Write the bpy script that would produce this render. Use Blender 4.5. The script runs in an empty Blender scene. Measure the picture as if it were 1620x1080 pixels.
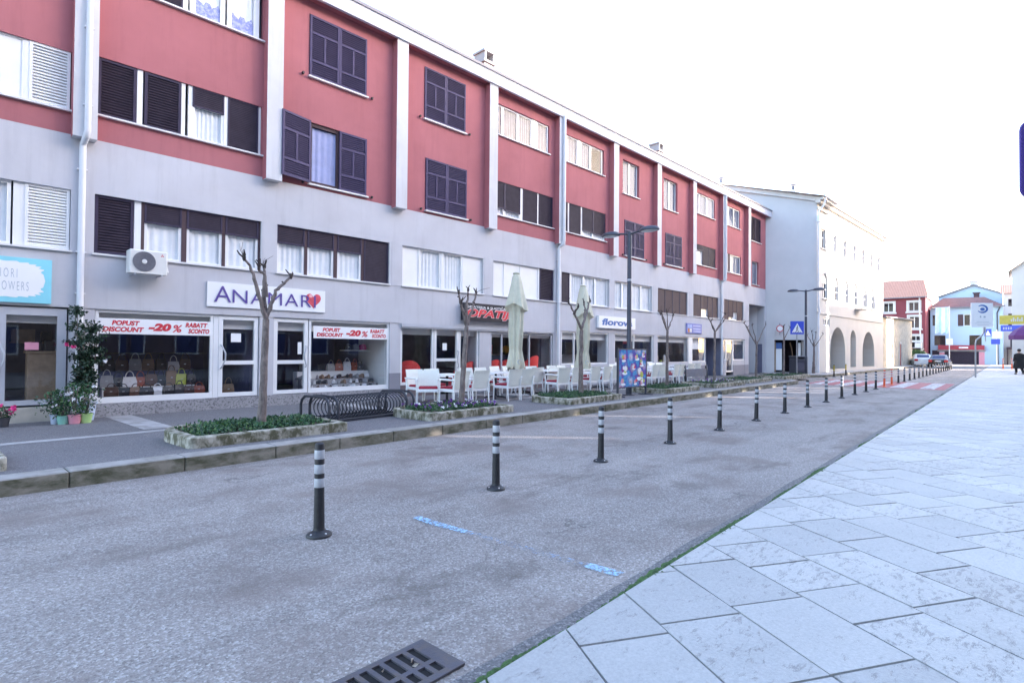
import bpy, bmesh, math, random
from mathutils import Vector, Matrix
random.seed(7)
PI = math.pi
sc = bpy.context.scene
COL = sc.collection

# ------------------------------------------------------------------ materials
def nt(name):
    m = bpy.data.materials.new(name); m.use_nodes = True
    t = m.node_tree; b = t.nodes['Principled BSDF']
    return m, t, b
def node(t, typ, **kw):
    n = t.nodes.new(typ)
    for k, v in kw.items():
        if k.startswith('i_'): n.inputs[k[2:].replace('_', ' ')].default_value = v
        else: setattr(n, k, v)
    return n
def ramp(t, fac, stops):
    r = t.nodes.new('ShaderNodeValToRGB')
    while len(r.color_ramp.elements) < len(stops): r.color_ramp.elements.new(.5)
    for e, (p, c) in zip(r.color_ramp.elements, stops):
        e.position = p; e.color = (*c, 1) if len(c) == 3 else c
    t.links.new(fac, r.inputs[0]); return r.outputs[0]
def noise(t, co, scale, detail=4, rough=.55, dist=0):
    n = node(t, 'ShaderNodeTexNoise'); n.inputs['Scale'].default_value = scale
    n.inputs['Detail'].default_value = detail; n.inputs['Roughness'].default_value = rough
    n.inputs['Distortion'].default_value = dist
    t.links.new(co, n.inputs['Vector']); return n.outputs['Fac']
def mixc(t, fac, a, b, mode='MIX'):
    m = node(t, 'ShaderNodeMix', data_type='RGBA', blend_type=mode)
    for s, v in ((m.inputs['Factor'], fac), (m.inputs['A'], a), (m.inputs['B'], b)):
        if isinstance(v, (int, float)): s.default_value = v
        elif isinstance(v, tuple): s.default_value = (*v, 1)
        else: t.links.new(v, s)
    return m.outputs['Result']
def bump(t, b, h, strength, dist=.01):
    n = node(t, 'ShaderNodeBump'); n.inputs['Strength'].default_value = strength
    n.inputs['Distance'].default_value = dist
    t.links.new(h, n.inputs['Height']); t.links.new(n.outputs[0], b.inputs['Normal'])
def geo(t): return node(t, 'ShaderNodeNewGeometry').outputs['Position']
def sc3(c, k): return tuple(min(1, x * k) for x in c)
def plain(name, col, rough=.6, var=.12, scale=3., metal=0., fine=60., fb=.0, spec=.5):
    m, t, b = nt(name); co = geo(t)
    f = noise(t, co, scale, 5, .6)
    c = ramp(t, f, [(.3, sc3(col, 1 - var)), (.7, sc3(col, 1 + var))])
    t.links.new(c, b.inputs['Base Color']); b.inputs['Roughness'].default_value = rough
    b.inputs['Metallic'].default_value = metal; b.inputs['Specular IOR Level'].default_value = spec
    if fb: bump(t, b, noise(t, co, fine, 3, .6), fb, .006)
    return m
def stained(name, col, dirt, thr=.55, scale=2.5, rough=.85, var=.1, fine=70, fb=.4, soft=.15, stretch=None):
    m, t, b = nt(name); co = geo(t)
    f = noise(t, co, 4, 5, .6)
    c = ramp(t, f, [(.3, sc3(col, 1 - var)), (.7, sc3(col, 1 + var))])
    co2 = co
    if stretch:
        mp = node(t, 'ShaderNodeMapping'); mp.inputs['Scale'].default_value = stretch
        t.links.new(co, mp.inputs['Vector']); co2 = mp.outputs[0]
    d = noise(t, co2, scale, 8, .65, .3)
    k = ramp(t, d, [(thr - soft, (0, 0, 0)), (thr + soft, (1, 1, 1))])
    c = mixc(t, k, c, dirt)
    t.links.new(c, b.inputs['Base Color']); b.inputs['Roughness'].default_value = rough
    if fb: bump(t, b, noise(t, co, fine, 4, .6), fb, .006)
    return m
def plaster(name, col, streak=.9, blot=.94, spec=.3):
    m, t, b = nt(name); co = geo(t)
    c = ramp(t, noise(t, co, 1.1, 5, .6), [(.3, sc3(col, .95)), (.7, sc3(col, 1.05))])
    mp = node(t, 'ShaderNodeMapping'); mp.inputs['Scale'].default_value = (2.2, 2.2, .16); t.links.new(co, mp.inputs[0])
    st = ramp(t, noise(t, mp.outputs[0], 2.2, 7, .7), [(.52, (1, 1, 1)), (.72, (streak, streak, streak))])
    c = mixc(t, 1., c, st, 'MULTIPLY')
    bl = ramp(t, noise(t, co, .45, 6, .65, .5), [(.45, (1, 1, 1)), (.65, (blot, blot * .99, blot * .985))])
    c = mixc(t, 1., c, bl, 'MULTIPLY')
    sp = ramp(t, noise(t, co, 7, 8, .75), [(.66, (1, 1, 1)), (.76, (.86, .86, .86))])
    c = mixc(t, 1., c, sp, 'MULTIPLY')
    t.links.new(c, b.inputs['Base Color']); b.inputs['Roughness'].default_value = .92; b.inputs['Specular IOR Level'].default_value = spec
    bump(t, b, noise(t, co, 100, 4, .6), .35, .006); return m
def glassmat(name, tint=(.75, .8, .85), refl=1.0):
    m, t, b = nt(name); t.nodes.remove(b)
    tr = node(t, 'ShaderNodeBsdfTransparent'); tr.inputs[0].default_value = (*tint, 1)
    gl = node(t, 'ShaderNodeBsdfGlossy'); gl.inputs['Roughness'].default_value = .015
    gl.inputs[0].default_value = (refl, refl, refl, 1)
    fr = node(t, 'ShaderNodeLayerWeight'); fr.inputs['Blend'].default_value = .5
    pw = node(t, 'ShaderNodeMath', operation='POWER'); pw.inputs[1].default_value = 5; t.links.new(fr.outputs['Facing'], pw.inputs[0])
    ma = node(t, 'ShaderNodeMath', operation='MULTIPLY_ADD'); ma.inputs[1].default_value = .9; ma.inputs[2].default_value = .07; t.links.new(pw.outputs[0], ma.inputs[0])
    co = geo(t); bp = node(t, 'ShaderNodeBump'); bp.inputs['Strength'].default_value = .04; bp.inputs['Distance'].default_value = .02
    t.links.new(noise(t, co, 1.3, 1), bp.inputs['Height'])
    t.links.new(bp.outputs[0], gl.inputs['Normal']); t.links.new(bp.outputs[0], fr.inputs['Normal'])
    mx = node(t, 'ShaderNodeMixShader')
    t.links.new(ma.outputs[0], mx.inputs[0]); t.links.new(tr.outputs[0], mx.inputs[1]); t.links.new(gl.outputs[0], mx.inputs[2])
    t.links.new(mx.outputs[0], t.nodes['Material Output'].inputs[0])
    return m
def asphalt(name, lo, hi, agg=90., stains=True, aggc=(.5, .48, .46)):
    m, t, b = nt(name); co = geo(t)
    base = ramp(t, noise(t, co, .35, 5, .6), [(.3, lo), (.7, hi)])
    v = node(t, 'ShaderNodeTexVoronoi'); v.inputs['Scale'].default_value = agg
    t.links.new(co, v.inputs['Vector'])
    sep = node(t, 'ShaderNodeSeparateColor'); t.links.new(v.outputs['Color'], sep.inputs[0])
    k = ramp(t, sep.outputs[0], [(.5, (0, 0, 0)), (1., (.7, .7, .7))])
    c = mixc(t, k, base, aggc)
    k2 = ramp(t, sep.outputs[1], [(.66, (0, 0, 0)), (.95, (.5, .5, .5))])
    c = mixc(t, k2, c, sc3(lo, .42))
    fine = ramp(t, noise(t, co, 38, 5, .75), [(.3, (.8, .8, .8)), (.7, (1.17, 1.17, 1.17))])
    c = mixc(t, 1.0, c, fine, 'MULTIPLY')
    if stains:
        mp = node(t, 'ShaderNodeMapping'); mp.inputs['Scale'].default_value = (.55, 1.1, 1)
        t.links.new(co, mp.inputs[0])
        d = noise(t, mp.outputs[0], 1.1, 9, .7, .4)
        k3 = ramp(t, d, [(.53, (0, 0, 0)), (.68, (.75, .75, .75))])
        c = mixc(t, k3, c, (.115, .095, .085))
        d2 = noise(t, co, .9, 6, .6)
        k4 = ramp(t, d2, [(.5, (0, 0, 0)), (.66, (.7, .7, .7))])
        c = mixc(t, k4, c, (.18, .145, .13))
        mp2 = node(t, 'ShaderNodeMapping'); mp2.inputs['Scale'].default_value = (.09, .9, 1); t.links.new(co, mp2.inputs[0])
        c = mixc(t, 1., c, ramp(t, noise(t, mp2.outputs[0], 1.6, 6, .7), [(.35, (.86, .86, .87)), (.62, (1.06, 1.05, 1.05))]), 'MULTIPLY')
        vc = node(t, 'ShaderNodeTexVoronoi', feature='DISTANCE_TO_EDGE'); vc.inputs['Scale'].default_value = .55
        wv = node(t, 'ShaderNodeVectorMath', operation='ADD'); nn = node(t, 'ShaderNodeTexNoise'); nn.inputs['Scale'].default_value = 2.2; nn.inputs['Detail'].default_value = 6; t.links.new(co, nn.inputs['Vector'])
        sv = node(t, 'ShaderNodeVectorMath', operation='SCALE'); sv.inputs['Scale'].default_value = .7; t.links.new(nn.outputs['Color'], sv.inputs[0]); t.links.new(co, wv.inputs[0]); t.links.new(sv.outputs[0], wv.inputs[1]); t.links.new(wv.outputs[0], vc.inputs['Vector'])
        ck = ramp(t, vc.outputs['Distance'], [(.0, (1, 1, 1)), (.006, (0, 0, 0))])
        km = node(t, 'ShaderNodeMath', operation='MULTIPLY'); t.links.new(ck, km.inputs[0]); t.links.new(ramp(t, noise(t, co, .6, 3), [(.52, (0, 0, 0)), (.6, (.75, .75, .75))]), km.inputs[1])
        c = mixc(t, km.outputs[0], c, (.07, .062, .06))
    t.links.new(c, b.inputs['Base Color']); b.inputs['Roughness'].default_value = .8
    b.inputs['Specular IOR Level'].default_value = .35
    mul = node(t, 'ShaderNodeMath', operation='ADD'); t.links.new(v.outputs['Distance'], mul.inputs[0]); t.links.new(noise(t, co, 45, 4), mul.inputs[1])
    bump(t, b, mul.outputs[0], .55, .008)
    return m

M = {}
M['road'] = asphalt('road_asphalt', (.225, .197, .18), (.30, .265, .243))
M['walk'] = asphalt('sidewalk_asphalt', (.12, .115, .12), (.17, .16, .165), 110, False, (.3, .29, .29))
M['gutter'] = asphalt('gutter_asphalt', (.11, .105, .11), (.16, .15, .155), 100, False, (.32, .31, .3))
M['strip'] = stained('pale_concrete_strip', (.36, .35, .35), (.2, .19, .18), .6, 3)
M['kerb'] = stained('mossy_kerb_stone', (.27, .245, .2), (.085, .085, .05), .5, 3.2, stretch=(1, 1, 2.2), soft=.12)
M['kerbtop'] = stained('kerb_top', (.33, .31, .29), (.17, .16, .14), .56, 2.4)
M['joint'] = plain('joint_dirt', (.12, .11, .1), .95)
M['grey'] = plaster('grey_plaster', (.55, .545, .575), .9, .95)
M['greydk'] = plain('plinth_grey_paint', (.27, .265, .3), .8, .06, 2, fine=90, fb=.2)
M['red'] = plaster('red_plaster', (.43, .158, .172), .9, .93, .2)
M['fin'] = plaster('pale_fin_paint', (.64, .635, .65), .9)
M['fascia'] = plain('fascia_paint', (.60, .595, .64), .8, .04, 1.5)
M['flash'] = plain('flashing_metal', (.16, .16, .19), .5, .1, 2, .4)
M['granite'] = stained('granite_plinth', (.33, .32, .33), (.12, .12, .13), .56, 26, .6, .15, fb=.1, soft=.06)
M['white'] = plain('white_frame', (.8, .8, .8), .4, .03, 3)
M['whitep'] = plain('white_panel', (.78, .78, .77), .5, .03, 2)
M['alu'] = plain('grey_aluminium', (.5, .51, .55), .4, .05, 3, .15)
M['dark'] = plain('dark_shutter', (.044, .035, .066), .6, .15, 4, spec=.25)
M['darkv'] = plain('violet_shutter', (.062, .050, .115), .6, .12, 4, spec=.25)
M['slatv'] = plain('violet_slat', (.05, .04, .09), .6, .12, 4, spec=.25)
M['brown'] = plain('brown_shutter_box', (.085, .055, .062), .65, .1, 3, spec=.2)
M['slat'] = plain('dark_slat', (.04, .03, .046), .65, .15, 5, spec=.2)
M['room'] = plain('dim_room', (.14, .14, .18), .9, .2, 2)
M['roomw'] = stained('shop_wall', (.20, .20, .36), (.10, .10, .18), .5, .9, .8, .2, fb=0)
M['ceil'] = plain('ceiling_and_bright_board', (.75, .75, .74), .8, .03, 2)
M['curtain'] = plain('white_curtain', (.86, .88, .9), .9, .06, 5)
M['curtaing'] = plain('grey_blue_net_curtain', (.19, .215, .29), .9, .12, 4)
M['curtainb'] = stained('blue_curtain', (.20, .24, .62), (.55, .6, .8), .56, 16, .9, .12, fb=0)
M['glass'] = glassmat('window_glass', (.98, .985, .99), .3)
M['shopglass'] = glassmat('shop_glass', (.97, .975, .985), .8)
M['sill'] = plain('white_sill', (.72, .71, .7), .6, .05, 4)
M['pipe'] = plain('white_downpipe', (.74, .74, .76), .45, .03, 4)
M['blackp'] = plain('black_rubber', (.018, .018, .022), .55, .3, 30, fine=80, fb=.2)
M['reflect'] = plain('reflective_band', (.42, .43, .46), .35, .06, 20)
M['orange'] = plain('orange_rubber', (.75, .12, .04), .5, .1, 8)
M['yellow'] = plain('yellow_band', (.75, .55, .05), .5, .1, 8)
M['bolt'] = plain('zinc_bolt', (.55, .55, .56), .35, .05, 8, .8)
M['bark'] = stained('tree_bark', (.25, .20, .18), (.09, .072, .07), .55, 22, .95, .2, fine=120, fb=.6, stretch=(1, 1, .35))
M['barkd'] = plain('bark_knob', (.06, .045, .04), .95, .3, 30, fine=100, fb=.6)
M['soil'] = plain('soil', (.045, .033, .025), .95, .4, 20, fine=60, fb=.8)
M['leaf1'] = plain('leaf_dark', (.02, .06, .028), .5, .25, 20)
M['leaf2'] = plain('leaf_mid', (.035, .115, .045), .5, .25, 20)
M['leaf3'] = plain('leaf_light', (.07, .16, .045), .5, .25, 20)
M['moss'] = plain('moss_green', (.045, .095, .028), .9, .45, 25, fine=90, fb=.8)
M['planter'] = stained('mossy_concrete', (.46, .43, .36), (.105, .10, .06), .485, 7, .95, .12, fb=.6, soft=.09, stretch=(1, 1, .7))
M['chairw'] = plain('white_woven_plastic', (.88, .88, .87), .5, .05, 40, fine=160, fb=.3)
M['chairb'] = plain('cream_woven_back', (.80, .82, .75), .55, .05, 40, fine=160, fb=.3)
M['cushion'] = plain('red_cushion', (.30, .012, .03), .85, .15, 8)
M['redch'] = plain('red_upholstery', (.70, .04, .035), .6, .12, 4)
M['canvas'] = plain('cream_canvas', (.62, .60, .47), .9, .08, 6, fine=120, fb=.3)
M['steel'] = plain('galvanised_steel', (.33, .35, .38), .4, .1, 5, .6)
M['lamp'] = plain('dark_lamp_paint', (.06, .065, .085), .45, .12, 4, .2)
M['lampg'] = plain('lamp_lens', (.55, .58, .6), .25, .05, 6)
M['rack'] = plain('anthracite_rack', (.035, .037, .048), .45, .15, 8, .2)
M['iron'] = stained('cast_iron', (.075, .07, .085), (.11, .085, .07), .6, 14, .6, .2, fine=100, fb=.5)
M['pit_shade'] = plain('drain_pit_shade', (.012, .01, .01), .95)
M['signw'] = plain('sign_white', (.85, .85, .85), .45, .02, 3)
M['signb'] = plain('sign_black', (.025, .022, .03), .4, .1, 3)
M['cyan'] = plain('sign_cyan', (.25, .68, .78), .5, .08, 2)
M['txtg'] = plain('letter_grey', (.42, .47, .52), .6, .05)
M['txtp'] = plain('letter_purple', (.11, .07, .30), .5, .05)
M['txtr'] = plain('letter_red', (.62, .04, .06), .5, .05)
M['txtR'] = plain('letter_bright_red', (.75, .06, .07), .4, .05)
M['txtb'] = plain('letter_blue', (.07, .16, .42), .5, .05)
M['heart'] = plain('heart_red', (.72, .10, .13), .35, .25, 6)
M['heart2'] = plain('heart_pink', (.85, .45, .48), .4, .1, 6)
M['blue'] = plain('sign_blue', (.05, .09, .55), .4, .05)
M['bluev'] = plain('sign_violet_blue', (.06, .035, .20), .4, .05)
M['acw'] = plain('ac_casing', (.72, .71, .68), .45, .04, 5)
M['acd'] = plain('ac_grille', (.19, .19, .22), .5, .1, 20)
M['stonew'] = plain('cream_plaster', (.58, .555, .52), .9, .04, .8, fine=50, fb=.2)
M['stoneg'] = plain('gable_plaster', (.58, .57, .57), .9, .05, .7, fine=50, fb=.2)
M['stoneb'] = stained('rubble_stone', (.55, .50, .40), (.30, .28, .24), .55, 2.2, .95, .15, fb=.5)
M['redh'] = plain('dark_red_plaster', (.20, .046, .058), .95, .1, .5)
M['blueh'] = plain('pale_blue_plaster', (.42, .57, .69), .95, .05, .4)
M['beige'] = plain('beige_plaster', (.62, .57, .56), .95, .05, .4)
M['wroof'] = plain('pale_roof', (.70, .68, .66), .9, .1, 2)
M['door'] = plain('dark_red_door', (.30, .06, .05), .6, .1, 4)
M['purple'] = plain('purple_awning', (.09, .02, .12), .7, .15, 2)
M['marine'] = plain('maroon_fascia', (.35, .03, .05), .5, .05, 1)
M['skin'] = plain('skin', (.5, .32, .25), .6, .05, 6)
M['cloth'] = plain('black_coat', (.012, .012, .014), .9, .3, 6)
M['hair'] = plain('dark_hair', (.02, .014, .012), .6, .3, 30)
M['carp'] = plain('black_car_paint', (.012, .013, .02), .15, .1, 2)
M['cart'] = plain('tyre', (.015, .015, .015), .9)
M['carw'] = plain('white_car_paint', (.75, .75, .76), .2, .03, 2)
M['carg'] = plain('car_window', (.05, .07, .16), .08, .1, 2)
M['tail'] = plain('tail_light', (.6, .02, .03), .25, .1, 5)
M['wood'] = plain('pale_wood', (.42, .29, .19), .6, .15, 9)
M['tan'] = plain('tan_leather', (.24, .15, .09), .5, .15, 8)
M['brownb'] = plain('brown_leather', (.08, .035, .025), .45, .2, 8)
M['blackb'] = plain('black_leather', (.02, .02, .026), .4, .2, 8)
M['greyb'] = plain('grey_leather', (.33, .33, .34), .45, .1, 8)
M['whiteb'] = plain('white_leather', (.7, .7, .72), .45, .06, 8)
M['rustb'] = plain('rust_leather', (.32, .07, .035), .45, .15, 8)
M['limeb'] = plain('lime_leather', (.45, .52, .10), .45, .1, 8)
M['pinkb'] = plain('pink_leather', (.6, .06, .22), .45, .1, 8)
M['petalp'] = plain('pink_petal', (.75, .05, .25), .7, .2, 15)
M['petalw'] = plain('white_petal', (.8, .78, .8), .7, .1, 15)
M['petalv'] = plain('violet_petal', (.18, .05, .30), .7, .3, 15)
M['potp'] = plain('pink_pot', (.72, .30, .38), .5, .06, 6)
M['potg'] = plain('lime_pot', (.42, .62, .24), .5, .06, 6)
M['pott'] = plain('turquoise_pot', (.22, .50, .42), .5, .06, 6)
M['potb'] = plain('pale_blue_pot', (.50, .58, .72), .5, .06, 6)
M['potk'] = plain('dark_pot', (.06, .06, .07), .6, .1, 6)

def roofmat():
    m, t, b = nt('clay_tiles'); co = geo(t)
    w = node(t, 'ShaderNodeTexWave', wave_type='BANDS', bands_direction='Y'); w.inputs['Scale'].default_value = 1.6
    t.links.new(co, w.inputs['Vector'])
    c = ramp(t, w.outputs['Fac'], [(.0, (.26, .09, .06)), (.5, (.50, .22, .15))])
    c2 = mixc(t, noise(t, co, 3, 5), c, (.55, .30, .22))
    t.links.new(c2, b.inputs['Base Color']); b.inputs['Roughness'].default_value = .9
    bump(t, b, w.outputs['Fac'], .8, .05); return m
M['tiles'] = roofmat()
def pavemat():
    m, t, b = nt('pale_stone_slab'); co = geo(t)
    a = node(t, 'ShaderNodeAttribute', attribute_name='slab')
    base = ramp(t, a.outputs['Fac'], [(0, (.46, .45, .435)), (.35, (.39, .385, .375)), (.7, (.48, .47, .455)), (1, (.43, .42, .405))])
    c = mixc(t, 1., base, ramp(t, noise(t, co, 55, 5, .75), [(.25, (.8, .8, .8)), (.7, (1.1, 1.1, 1.1))]), 'MULTIPLY')
    mp = node(t, 'ShaderNodeMapping'); mp.inputs['Rotation'].default_value = (0, 0, .5); mp.inputs['Scale'].default_value = (1, 2.3, 1)
    t.links.new(co, mp.inputs[0])
    d = noise(t, mp.outputs[0], 10, 12, .78, .3)
    wn = node(t, 'ShaderNodeMath', operation='MULTIPLY'); wn.inputs[1].default_value = .085
    t.links.new(a.outputs['Fac'], wn.inputs[0])
    ad = node(t, 'ShaderNodeMath', operation='ADD'); t.links.new(d, ad.inputs[0]); t.links.new(wn.outputs[0], ad.inputs[1])
    k = ramp(t, ad.outputs[0], [(.595, (0, 0, 0)), (.66, (.72, .72, .72))])
    c = mixc(t, k, c, (.25, .24, .24))
    big = ramp(t, noise(t, co, .7, 4), [(.35, (.9, .9, .9)), (.65, (1.05, 1.05, 1.05))])
    c = mixc(t, 1., c, big, 'MULTIPLY')
    t.links.new(c, b.inputs['Base Color']); b.inputs['Roughness'].default_value = .62
    b.inputs['Specular IOR Level'].default_value = .4
    h = node(t, 'ShaderNodeMath', operation='SUBTRACT'); t.links.new(noise(t, co, 60, 5, .7), h.inputs[0]); t.links.new(k, h.inputs[1])
    bump(t, b, h.outputs[0], .5, .005); return m
M['slab'] = pavemat()
def paintmat(name, col, thr, scale):
    m, t, b = nt(name); co = geo(t)
    b.inputs['Base Color'].default_value = (*col, 1); b.inputs['Roughness'].default_value = .7
    d = noise(t, co, scale, 8, .75)
    k = ramp(t, d, [(thr - .07, (0, 0, 0)), (thr + .07, (1, 1, 1))])
    al = node(t, 'ShaderNodeMath', operation='MULTIPLY'); al.inputs[1].default_value = .82; t.links.new(k, al.inputs[0]); t.links.new(al.outputs[0], b.inputs['Alpha']); return m
M['bluepaint'] = paintmat('worn_blue_paint', (.36, .62, .88), .49, 34)
M['bluefaint'] = paintmat('faded_blue_paint', (.32, .50, .72), .59, 38)
M['whitepaint'] = paintmat('worn_white_paint', (.6, .6, .6), .44, 5)
M['redpaint'] = paintmat('worn_red_paint', (.42, .10, .11), .33, 5)
def iceart():
    m, t, b = nt('ice_cream_poster'); co = node(t, 'ShaderNodeTexCoord').outputs['Object']
    v = node(t, 'ShaderNodeTexVoronoi'); v.inputs['Scale'].default_value = 3.4; t.links.new(co, v.inputs['Vector'])
    n1 = ramp(t, noise(t, co, 3.2, 4), [(.3, (.03, .10, .45)), (.45, (.08, .35, .62)), (.55, (.10, .10, .42)), (.7, (.42, .05, .22))])
    n2 = ramp(t, noise(t, co, 9, 3), [(.35, (.85, .6, .62)), (.5, (.8, .82, .85)), (.62, (.7, .18, .22)), (.75, (.75, .7, .3))])
    k = ramp(t, v.outputs['Distance'], [(.15, (.7, .7, .7)), (.5, (0, 0, 0))])
    c = mixc(t, k, n1, n2); t.links.new(c, b.inputs['Base Color']); b.inputs['Roughness'].default_value = .2; return m
M['poster'] = iceart()

# ------------------------------------------------------------------ mesh builder
class MB:
    def __init__(s): s.v = []; s.f = []; s.mi = []; s.X = Matrix.Identity(4)
    def add(s, pts, faces, m=0):
        n = len(s.v); s.v += [tuple(s.X @ Vector(p)) for p in pts]
        for f in faces: s.f.append(tuple(n + i for i in f)); s.mi.append(m)
    def box(s, x0, x1, y0, y1, z0, z1, m=0):
        p = [(x0, y0, z0), (x1, y0, z0), (x1, y1, z0), (x0, y1, z0), (x0, y0, z1), (x1, y0, z1), (x1, y1, z1), (x0, y1, z1)]
        s.add(p, [(0, 3, 2, 1), (4, 5, 6, 7), (0, 1, 5, 4), (1, 2, 6, 5), (2, 3, 7, 6), (3, 0, 4, 7)], m)
    def bbox(s, x0, x1, y0, y1, z0, z1, m=0, r=.01):
        # box with chamfered vertical and top edges
        pl = [(x0 + r, y0), (x1 - r, y0), (x1, y0 + r), (x1, y1 - r), (x1 - r, y1), (x0 + r, y1), (x0, y1 - r), (x0, y0 + r)]
        cx, cy = (x0 + x1) / 2, (y0 + y1) / 2
        a = [(x, y, z0) for x, y in pl]; b = [(x, y, z1 - r) for x, y in pl]
        kx = 1 - r / max(1e-4, (x1 - x0) / 2); ky = 1 - r / max(1e-4, (y1 - y0) / 2)
        c = [(cx + (x - cx) * kx, cy + (y - cy) * ky, z1) for x, y in pl]
        fs = []
        for i in range(8):
            j = (i + 1) % 8
            fs += [(i, j, 8 + j, 8 + i), (8 + i, 8 + j, 16 + j, 16 + i)]
        fs += [tuple(range(16, 24)), tuple(range(7, -1, -1))]
        s.add(a + b + c, fs, m)
    def quad(s, p, m=0): s.add(p, [tuple(range(len(p)))], m)
    def prism(s, poly, z0, z1, m=0, side=None):
        n = len(poly); side = m if side is None else side
        s.add([(x, y, z0) for x, y in poly] + [(x, y, z1) for x, y in poly], [], 0)
        k = len(s.v) - 2 * n
        for i in range(n):
            j = (i + 1) % n; s.f.append((k + i, k + j, k + n + j, k + n + i)); s.mi.append(side)
        s.f.append(tuple(k + n + i for i in range(n))); s.mi.append(m)
        s.f.append(tuple(k + i for i in reversed(range(n)))); s.mi.append(m)
    def tube(s, pts, rad, seg=8, m=0, cap=True):
        pts = [Vector(p) for p in pts]
        if not isinstance(rad, (list, tuple)): rad = [rad] * len(pts)
        n0 = len(s.v); up = Vector((.13, .31, .94)); prev = None
        for i, p in enumerate(pts):
            d = (pts[min(i + 1, len(pts) - 1)] - pts[max(i - 1, 0)])
            d = d.normalized() if d.length > 1e-9 else Vector((0, 0, 1))
            if prev is None:
                a = d.cross(up)
                if a.length < .1: a = d.cross(Vector((1, 0, 0)))
            else: a = prev - d * prev.dot(d)
            a.normalize(); prev = a; b = d.cross(a)
            for k in range(seg):
                t = 2 * PI * k / seg
                s.v.append(tuple(s.X @ (p + (a * math.cos(t) + b * math.sin(t)) * rad[i])))
        for i in range(len(pts) - 1):
            for k in range(seg):
                q = (k + 1) % seg
                s.f.append((n0 + i * seg + k, n0 + i * seg + q, n0 + (i + 1) * seg + q, n0 + (i + 1) * seg + k)); s.mi.append(m)
        if cap:
            s.f.append(tuple(n0 + k for k in reversed(range(seg)))); s.mi.append(m)
            e = n0 + (len(pts) - 1) * seg
            s.f.append(tuple(e + k for k in range(seg))); s.mi.append(m)
    def lathe(s, prof, seg=16, m=0, c=(0, 0, 0)):
        n0 = len(s.v)
        for r, z in prof:
            for k in range(seg):
                t = 2 * PI * k / seg
                s.v.append(tuple(s.X @ Vector((c[0] + r * math.cos(t), c[1] + r * math.sin(t), c[2] + z))))
        for i in range(len(prof) - 1):
            mm = m[i] if isinstance(m, (list, tuple)) else m
            for k in range(seg):
                q = (k + 1) % seg
                s.f.append((n0 + i * seg + k, n0 + i * seg + q, n0 + (i + 1) * seg + q, n0 + (i + 1) * seg + k)); s.mi.append(mm)
        mm = m[0] if isinstance(m, (list, tuple)) else m
        s.f.append(tuple(n0 + k for k in reversed(range(seg)))); s.mi.append(mm)
        e = n0 + (len(prof) - 1) * seg
        s.f.append(tuple(e + k for k in range(seg))); s.mi.append(m[-1] if isinstance(m, (list, tuple)) else m)
    def leaf(s, p, size, m=0, flat=0., asp=.55):
        d = Vector((random.gauss(0, 1), random.gauss(0, 1), random.gauss(0, 1) * (1 - flat) + flat * .3)).normalized()
        e = Vector((random.gauss(0, 1), random.gauss(0, 1), random.gauss(0, 1))).cross(d)
        if e.length < 1e-3: e = Vector((1, 0, 0))
        e.normalize(); n = d.cross(e) * .12
        p = Vector(p)
        s.add([p, p + (d * .5 + e * asp * .5 + n) * size, p + d * size, p + (d * .5 - e * asp * .5 + n) * size], [(0, 1, 2, 3)], m)
    def build(s, name, mats, parent=None, smooth=False, loc=None, rot=0):
        me = bpy.data.meshes.new(name); me.from_pydata(s.v, [], s.f)
        if not isinstance(mats, (list, tuple)): mats = [mats]
        for m in mats: me.materials.append(M[m] if isinstance(m, str) else m)
        for p, k in zip(me.polygons, s.mi): p.material_index = k; p.use_smooth = smooth
        me.update()
        o = bpy.data.objects.new(name, me); COL.objects.link(o)
        if parent: o.parent = parent
        if loc is not None: o.location = loc
        o.rotation_euler[2] = rot
        if smooth:
            try: me.set_sharp_from_angle(angle=math.radians(42))
            except Exception: pass
        return o
def tag(o, label=None, cat=None, group=None, kind=None):
    if label: o['label'] = label
    if cat: o['category'] = cat
    if group: o['group'] = group
    if kind: o['kind'] = kind
    return o
def thing(name, label, cat, loc=(0, 0, 0), rot=0, group=None):
    o = bpy.data.objects.new(name, None); COL.objects.link(o)
    o.location = loc; o.rotation_euler[2] = rot; o.empty_display_size = .2
    return tag(o, label, cat, group)
def kids(o): return [c for c in bpy.data.objects if c.parent == o]
def dup(root, loc, rot, label, group=None):
    def cp(o, par):
        c = o.copy(); COL.objects.link(c)
        if par: c.parent = par
        for ch in kids(o): cp(ch, c)
        return c
    r = cp(root, None); r.location = loc; r.rotation_euler[2] = rot; r['label'] = label
    if group: r['group'] = group
    return r
def text(s, width=None, height=None, shear=0, bold=0, space=1.0, depth=.004, lines=1.0):
    cu = bpy.data.curves.new('lettering', 'FONT'); cu.body = s; cu.size = 1; cu.shear = shear
    cu.offset = bold; cu.space_character = space; cu.extrude = 0; cu.align_x = 'LEFT'; cu.resolution_u = 4; cu.space_line = lines
    o = bpy.data.objects.new('lettering', cu); COL.objects.link(o)
    dg = bpy.context.evaluated_depsgraph_get(); dg.update()
    me = bpy.data.meshes.new_from_object(o.evaluated_get(dg)); bpy.data.objects.remove(o); bpy.data.curves.remove(cu)
    xs = [v.co.x for v in me.vertices]; ys = [v.co.y for v in me.vertices]
    x0, x1, y0, y1 = min(xs), max(xs), min(ys), max(ys)
    kx = (width / (x1 - x0)) if width else None; ky = (height / (y1 - y0)) if height else None
    kx = kx or ky; ky = ky or kx
    vs = [((v.co.x - x0) * kx, 0., (v.co.y - y0) * ky) for v in me.vertices]
    fs = [tuple(p.vertices) for p in me.polygons]; bpy.data.meshes.remove(me)
    return vs, fs
def letters(mb, s, x, z, y, width=None, height=None, m=0, **k):
    vs, fs = text(s, width, height, **k)
    mb.add([(a + x, y, c + z) for a, b, c in vs], fs, m)

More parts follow.
